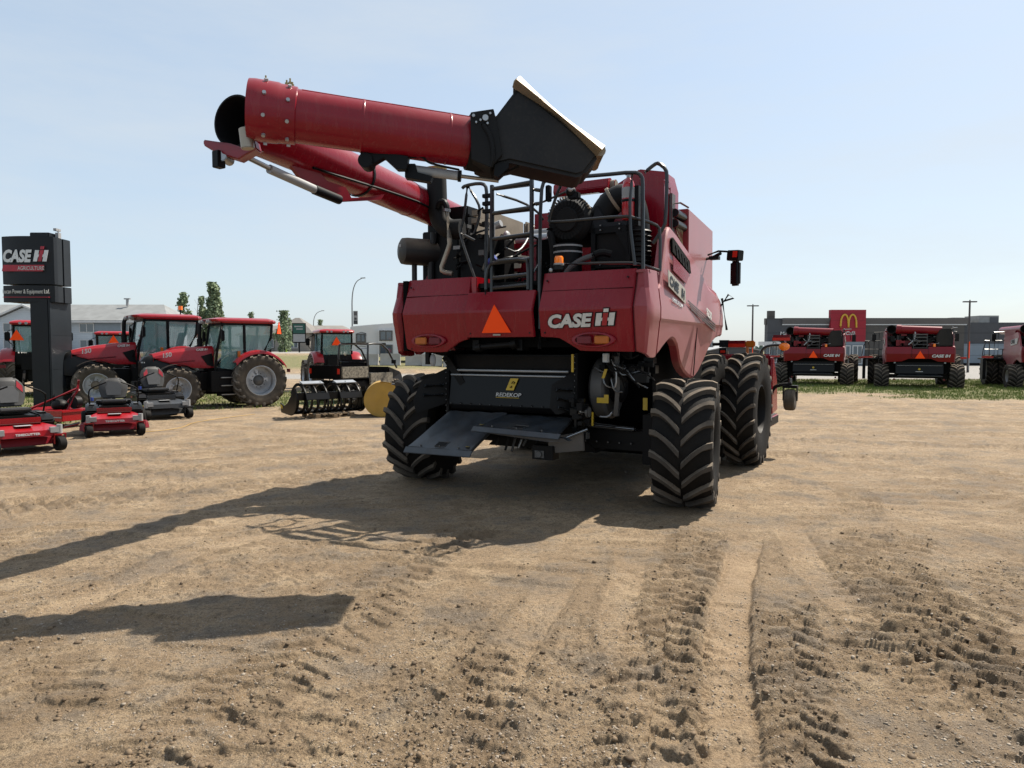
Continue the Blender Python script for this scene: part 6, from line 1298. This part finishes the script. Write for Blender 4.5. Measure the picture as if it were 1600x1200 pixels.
for k, (x, z) in enumerate(((-2.8, 1.6), (1.35, 2.5), (1.35, 1.4), (-2.8, 2.9))): mb.tube([(x, -.36 if x > 0 else -.01, z), (x + .4, -.36 if x > 0 else -.01, z + .15), (x + .9, -.36 if x > 0 else -.01, z + .05)], .03, 6); mb.tube([(x, -.36 if x > 0 else -.01, z - .2), (x + .5, -.36 if x > 0 else -.01, z - .08), (x + .95, -.36 if x > 0 else -.01, z - .1)], .02, 6, 'blue')
mb.build('stripe', T)
mb = MB('rubber'); 
for x in (2.2, 3.1): mb.cyl((x, .05, .42), (x, .35, .42), .40, n=18)
build_each(mb, 'wheel', T)
bx = [(-12.9, 64), (-10.9, 63.7), (-8.6, 63.4), (-7.1, 63.1), (-5.2, 63)]
bm0 = MB('concrete'); bm0.prism([(-1.0, -.32, 0), (-1.0, .32, 0), (-1.0, .30, .12), (-1.0, .14, .40), (-1.0, .10, 1.05), (-1.0, -.10, 1.05), (-1.0, -.14, .40), (-1.0, -.30, .12)], (2.0, 0, 0)); bme = bm0.mesh('concrete_barrier', bevel=.02)
for k, (x, y) in enumerate(bx):
    o = link('concrete_barrier', bme, None, (x, y, ground_z(x, y)), (0, 0, R_(-5 + 4 * k))); o.scale = (.9, 1, .95 + .05 * (k % 2))
    tag(o, ['pale concrete barrier leftmost in the line before the camper trailer', 'pale concrete barrier second from the left, below the trailer windows', 'pale concrete barrier third in the line, just left of the big combine', 'pale concrete barrier fourth in the line, seen over the left rear tyre', 'pale concrete barrier at the right end of the line behind the big combine'][k], 'barrier', 'concrete barriers before the camper trailer')
zz = ground_z(-29, 97)
T = thing('roadside_sign', (-29.0, 97, zz), R_(8), 'green and pale board sign on a post across the road', 'sign')
mb = MB('black'); mb.bb((-.9, -.06, 1.3), (.9, .06, 4.0)); mb.cyl((0, 0, 0), (0, 0, 1.3), .1, n=8); mb.build('frame', T); mb = MB('green_sign'); mb.bb((-.78, -.09, 2.6), (.78, -.05, 3.9)); bd = mb.build('green_panel', T); mb = MB('light_grey'); mb.bb((-.78, -.09, 1.45), (.78, -.05, 2.5)); mb.build('lower_panel', T)
mb = MB('light_grey'); mb.bb((-.6, -.1, 3.45), (.5, -.085, 3.62)); mb.bb((-.35, -.1, 3.1), (.5, -.085, 3.27)); mb.build('lettering_strip', bd)
def street_lamp(x, y, h, arm, label, banner):
    z = ground_z(x, y); T = thing('street_lamp', (x, y, z), 0, label, 'street lamp', 'curved street lamps along the far road')
    mb = MB('pole_grey'); mb.tube([(0, 0, 0), (0, 0, h * .55), (0, 0, h * .72), (arm * .12, 0, h * .86), (arm * .42, 0, h * .96), (arm * .95, 0, h)], [.11, .09, .08, .07, .06, .05], 8, 'pole_grey', 2); mb.build('pole', T)
    mb = MB('light_grey'); mb.box((arm, 0, h), (.65, .25, .12), None, (0, -.06, 0)); mb.build('lamp_head', T, bevel=.03)
    if banner:
        mb = MB('light_grey'); mb.bb((.15, -.03, h * .38), (.75, .03, h * .56)); b = mb.build('banner', T); m2 = MB('charcoal'); m2.bb((.2, -.045, h * .385), (.7, -.03, h * .43)); m2.bb((.3, -.045, h * .44), (.6, -.03, h * .47)); m2.bb((.25, -.045, h * .50), (.65, -.03, h * .55), 'grey'); m2.build('picture', b)
street_lamp(-21.3, 95, 9.9, 1.5, 'tall curved street lamp with a small banner left of the big combine', True)
street_lamp(-41.8, 150, 8.5, 2.0, 'shorter, more distant curved street lamp behind the tractor with the orange triangle', False)
def lot_lamp(x, y, h, label):
    T = thing('parking_lamp', (x, y, 0), 0, label, 'street lamp', 'straight flat-headed lamp posts of the car park')
    mb = MB('pole'); mb.cyl((0, 0, 0), (0, 0, h), .10, .07, n=10); mb.build('pole', T); mb = MB('pole'); mb.bb((-.55, -.14, h), (.55, .14, h + .1)); mb.cyl((0, 0, h), (0, 0, h + .22), .05, n=8); mb.build('lamp_head', T, bevel=.02)
    mb = MB('orange'); mb.cyl((0, -.12, .2), (0, -.12, 1.2), .035, n=8, m='light_grey'); mb.cyl((0, -.12, 1.2), (0, -.12, 2.6), .035, n=8); mb.build('stake', T)
lot_lamp(23.3, 69, 6.1, 'slim flat-headed lamp post right of the big combine, left of the restaurant')
lot_lamp(38.5, 60, 5.9, 'slim flat-headed lamp post between the middle and the last parked combine')
zz = ground_z(-37, 108)
T = thing('marker_post', (-35.6, 112, ground_z(-35.6, 112)), 0, 'small lime yellow marker post in front of the tan house', 'post'); mb = MB('hivis'); mb.lathe([(0, .2), (.9, .2), (1.0, .12), (1.05, .001)], (0, 0, 0), (0, 0, 1), 12); mb.build('post', T)
T = thing('shed', (47, 150, 0), 0, 'small grey gabled shed far off between the big combine and the restaurant', 'building'); mb = MB('panel_grey'); mb.bb((-6, 0, 0), (6, 10, 1.5)); mb.prism([(-6, 0, 1.5), (6, 0, 1.5), (0, 0, 2.6)], (0, 10, 0)); mb.build('wall', T); mb = MB('light_grey'); mb.prism([(-6.4, -.3, 1.4), (0, -.3, 2.65), (6.4, -.3, 1.4), (6.4, -.3, 1.6), (0, -.3, 2.85), (-6.4, -.3, 1.6)], (0, 10.6, 0)); mb.build('roof', T)

# ------------------------------------------------------------------ trees
def tree(x, y, h, w, label, seed, n=3000, bare=.12, group='slender trees beyond the road'):
    r = random.Random(seed); z = ground_z(x, y); T = thing('poplar_tree', (x, y, z), 0, label, 'tree', group)
    mb = MB('bark'); mb.tube([(0, 0, 0), (.1, 0, h * .35), (-.05, .1, h * .7), (0, 0, h * .97)], [h * .018, h * .013, h * .008, .02], 7)
    for k in range(16):
        a = r.uniform(0, 6.28); z0 = h * r.uniform(.15, .8); L = w * .9 * (1 - .5 * z0 / h); mb.tube([(0, 0, z0), (math.cos(a) * L * .35, math.sin(a) * L * .35, z0 + h * .08), (math.cos(a) * L * .6, math.sin(a) * L * .6, z0 + h * .17)], [.07, .04, .015], 5)
    mb.build('trunk', T)
    mb = MB('leaf'); cl = []
    for k in range(64):
        t = r.random() ** .85; zz = h * (bare + (1 - bare) * t); ww = w * (.45 + .55 * math.sin(min(1, (t + .12) * 1.05) * math.pi) ** .7) * (1 - .45 * t)
        a = r.uniform(0, 6.28); q = r.uniform(.2, .95) * ww; cl.append((math.cos(a) * q, math.sin(a) * q, zz, r.uniform(.22, .5) * w * .55))
    for k in range(n):
        c = r.choice(cl); s = r.uniform(.16, .30) * max(h, 7) / 12 * 1.25; p = Vector((c[0] + r.gauss(0, .5) * c[3], c[1] + r.gauss(0, .5) * c[3], min(h, c[2] + r.gauss(0, .85) * c[3])))
        u = Vector((r.gauss(0, 1), r.gauss(0, 1), r.gauss(0, 1))).normalized(); v = u.orthogonal().normalized()
        mb.add([p - u * s, p + v * s * .6, p + u * s, p - v * s * .6], [(0, 1, 2, 3)])
    me = bpy.data.meshes.new('crown'); me.from_pydata(mb.v, [], mb.f); me.materials.append(MATS['leaf']); link('crown', me, T)
tree(-64.5, 140, 11.4, 2.2, 'leafy poplar left of the pair with the bare stem, above the tractor roofs', 1)
tree(-61.3, 141, 10.8, 1.6, 'thin sparse poplar in the middle of the three above the tractor roofs', 2, 2000)
tree(-58.6, 140, 13.4, 2.7, 'tallest poplar, right one of the three above the tractor roofs', 3, 4200)
tree(-55.6, 152, 8.3, 1.2, 'small poplar top peeping over the side-on tractor roof', 4, 900)
tree(-35.2, 110, 6.3, 2.0, 'bushy poplar standing in front of the tan house', 5, 3200, .04)
tree(-40.6, 151, 6.6, 1.4, 'small poplar behind the tractor with the orange triangle, right of the green sign', 6, 1200)
tree(-41.5, 112, 2.6, 1.3, 'low round shrub beside the wall of the tan house', 8, 700, .02)
mb = MB('bark'); mb.tube([(-61.0, 138, 1), (-60.9, 138, 9), (-60.7, 138, 11.6)], [.12, .07, .02], 6)
for k in range(8): z = 5 + k * .8; mb.tube([(-60.9, 138, z), (-60.9 + .5 * (-1) ** k, 138, z + .9)], .02, 5)
o = mb.build('bare_tree'); tag(o, 'leafless grey stem standing between the poplars', 'tree')
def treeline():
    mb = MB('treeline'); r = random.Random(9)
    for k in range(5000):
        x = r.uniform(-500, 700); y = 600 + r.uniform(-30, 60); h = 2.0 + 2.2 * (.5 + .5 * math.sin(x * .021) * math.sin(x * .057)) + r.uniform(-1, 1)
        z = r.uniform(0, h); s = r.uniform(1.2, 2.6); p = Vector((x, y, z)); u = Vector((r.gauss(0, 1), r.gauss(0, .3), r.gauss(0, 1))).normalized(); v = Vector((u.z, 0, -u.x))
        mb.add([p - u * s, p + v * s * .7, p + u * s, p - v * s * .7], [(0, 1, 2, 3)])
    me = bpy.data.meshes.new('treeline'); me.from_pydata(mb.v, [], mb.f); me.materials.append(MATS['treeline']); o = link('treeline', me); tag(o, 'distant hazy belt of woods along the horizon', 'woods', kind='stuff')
treeline()

# ------------------------------------------------------------------ light, sky, camera
w = bpy.data.worlds.new('World'); SC.world = w; w.use_nodes = True; nt = w.node_tree
bg = nt.nodes['Background']; sky = nt.nodes.new('ShaderNodeTexSky'); sky.sky_type = 'NISHITA'; sky.sun_disc = False
SD = Vector((.556, .434, 1)).normalized()
sky.sun_elevation = math.asin(SD.z); sky.sun_rotation = math.atan2(SD.x, SD.y)
sky.altitude = 300; sky.air_density = 1.0; sky.dust_density = 1.6; sky.ozone_density = 1.2
STR = .14
tcw = nt.nodes.new('ShaderNodeTexCoord'); mp = nt.nodes.new('ShaderNodeMapping'); mp.inputs['Scale'].default_value = (1, 1, 4.5); nt.links.new(tcw.outputs['Generated'], mp.inputs[0])
cloud = ramp(nt, noise(nt, mp.outputs[0], 1.6, 7, .62), .42, .72)
haze = tuple(v / STR for v in (.287, .337, .378))
c = mix(nt, .72, sky.outputs[0], (*haze, 1))
c = mix(nt, math_(nt, 'MULTIPLY', cloud, .5), c, tuple(v / STR for v in (.40, .425, .44)))
nt.links.new(c, bg.inputs[0]); bg.inputs[1].default_value = STR
sl = bpy.data.lights.new('sun', 'SUN'); sl.energy = 4.7; sl.angle = R_(.53); sl.color = (1, .93, .82)
so = bpy.data.objects.new('sun', sl); COL.objects.link(so); so.rotation_euler = (-SD).to_track_quat('-Z', 'Y').to_euler(); so.location = SD * 50
cam = bpy.data.cameras.new('camera'); co = bpy.data.objects.new('camera', cam); COL.objects.link(co)
cam.sensor_width = 36; cam.sensor_fit = 'HORIZONTAL'; cam.lens = 1110 / 1600 * 36; cam.clip_end = 8000; cam.clip_start = .05
co.location = (0, 0, 2.0); co.rotation_euler = (math.pi / 2 - math.atan(55 / 1110), 0, 0); SC.camera = co
vs = SC.view_settings; vs.view_transform = 'Standard'; vs.look = 'None'; vs.exposure = .9; vs.gamma = 1; vs.use_curve_mapping = False
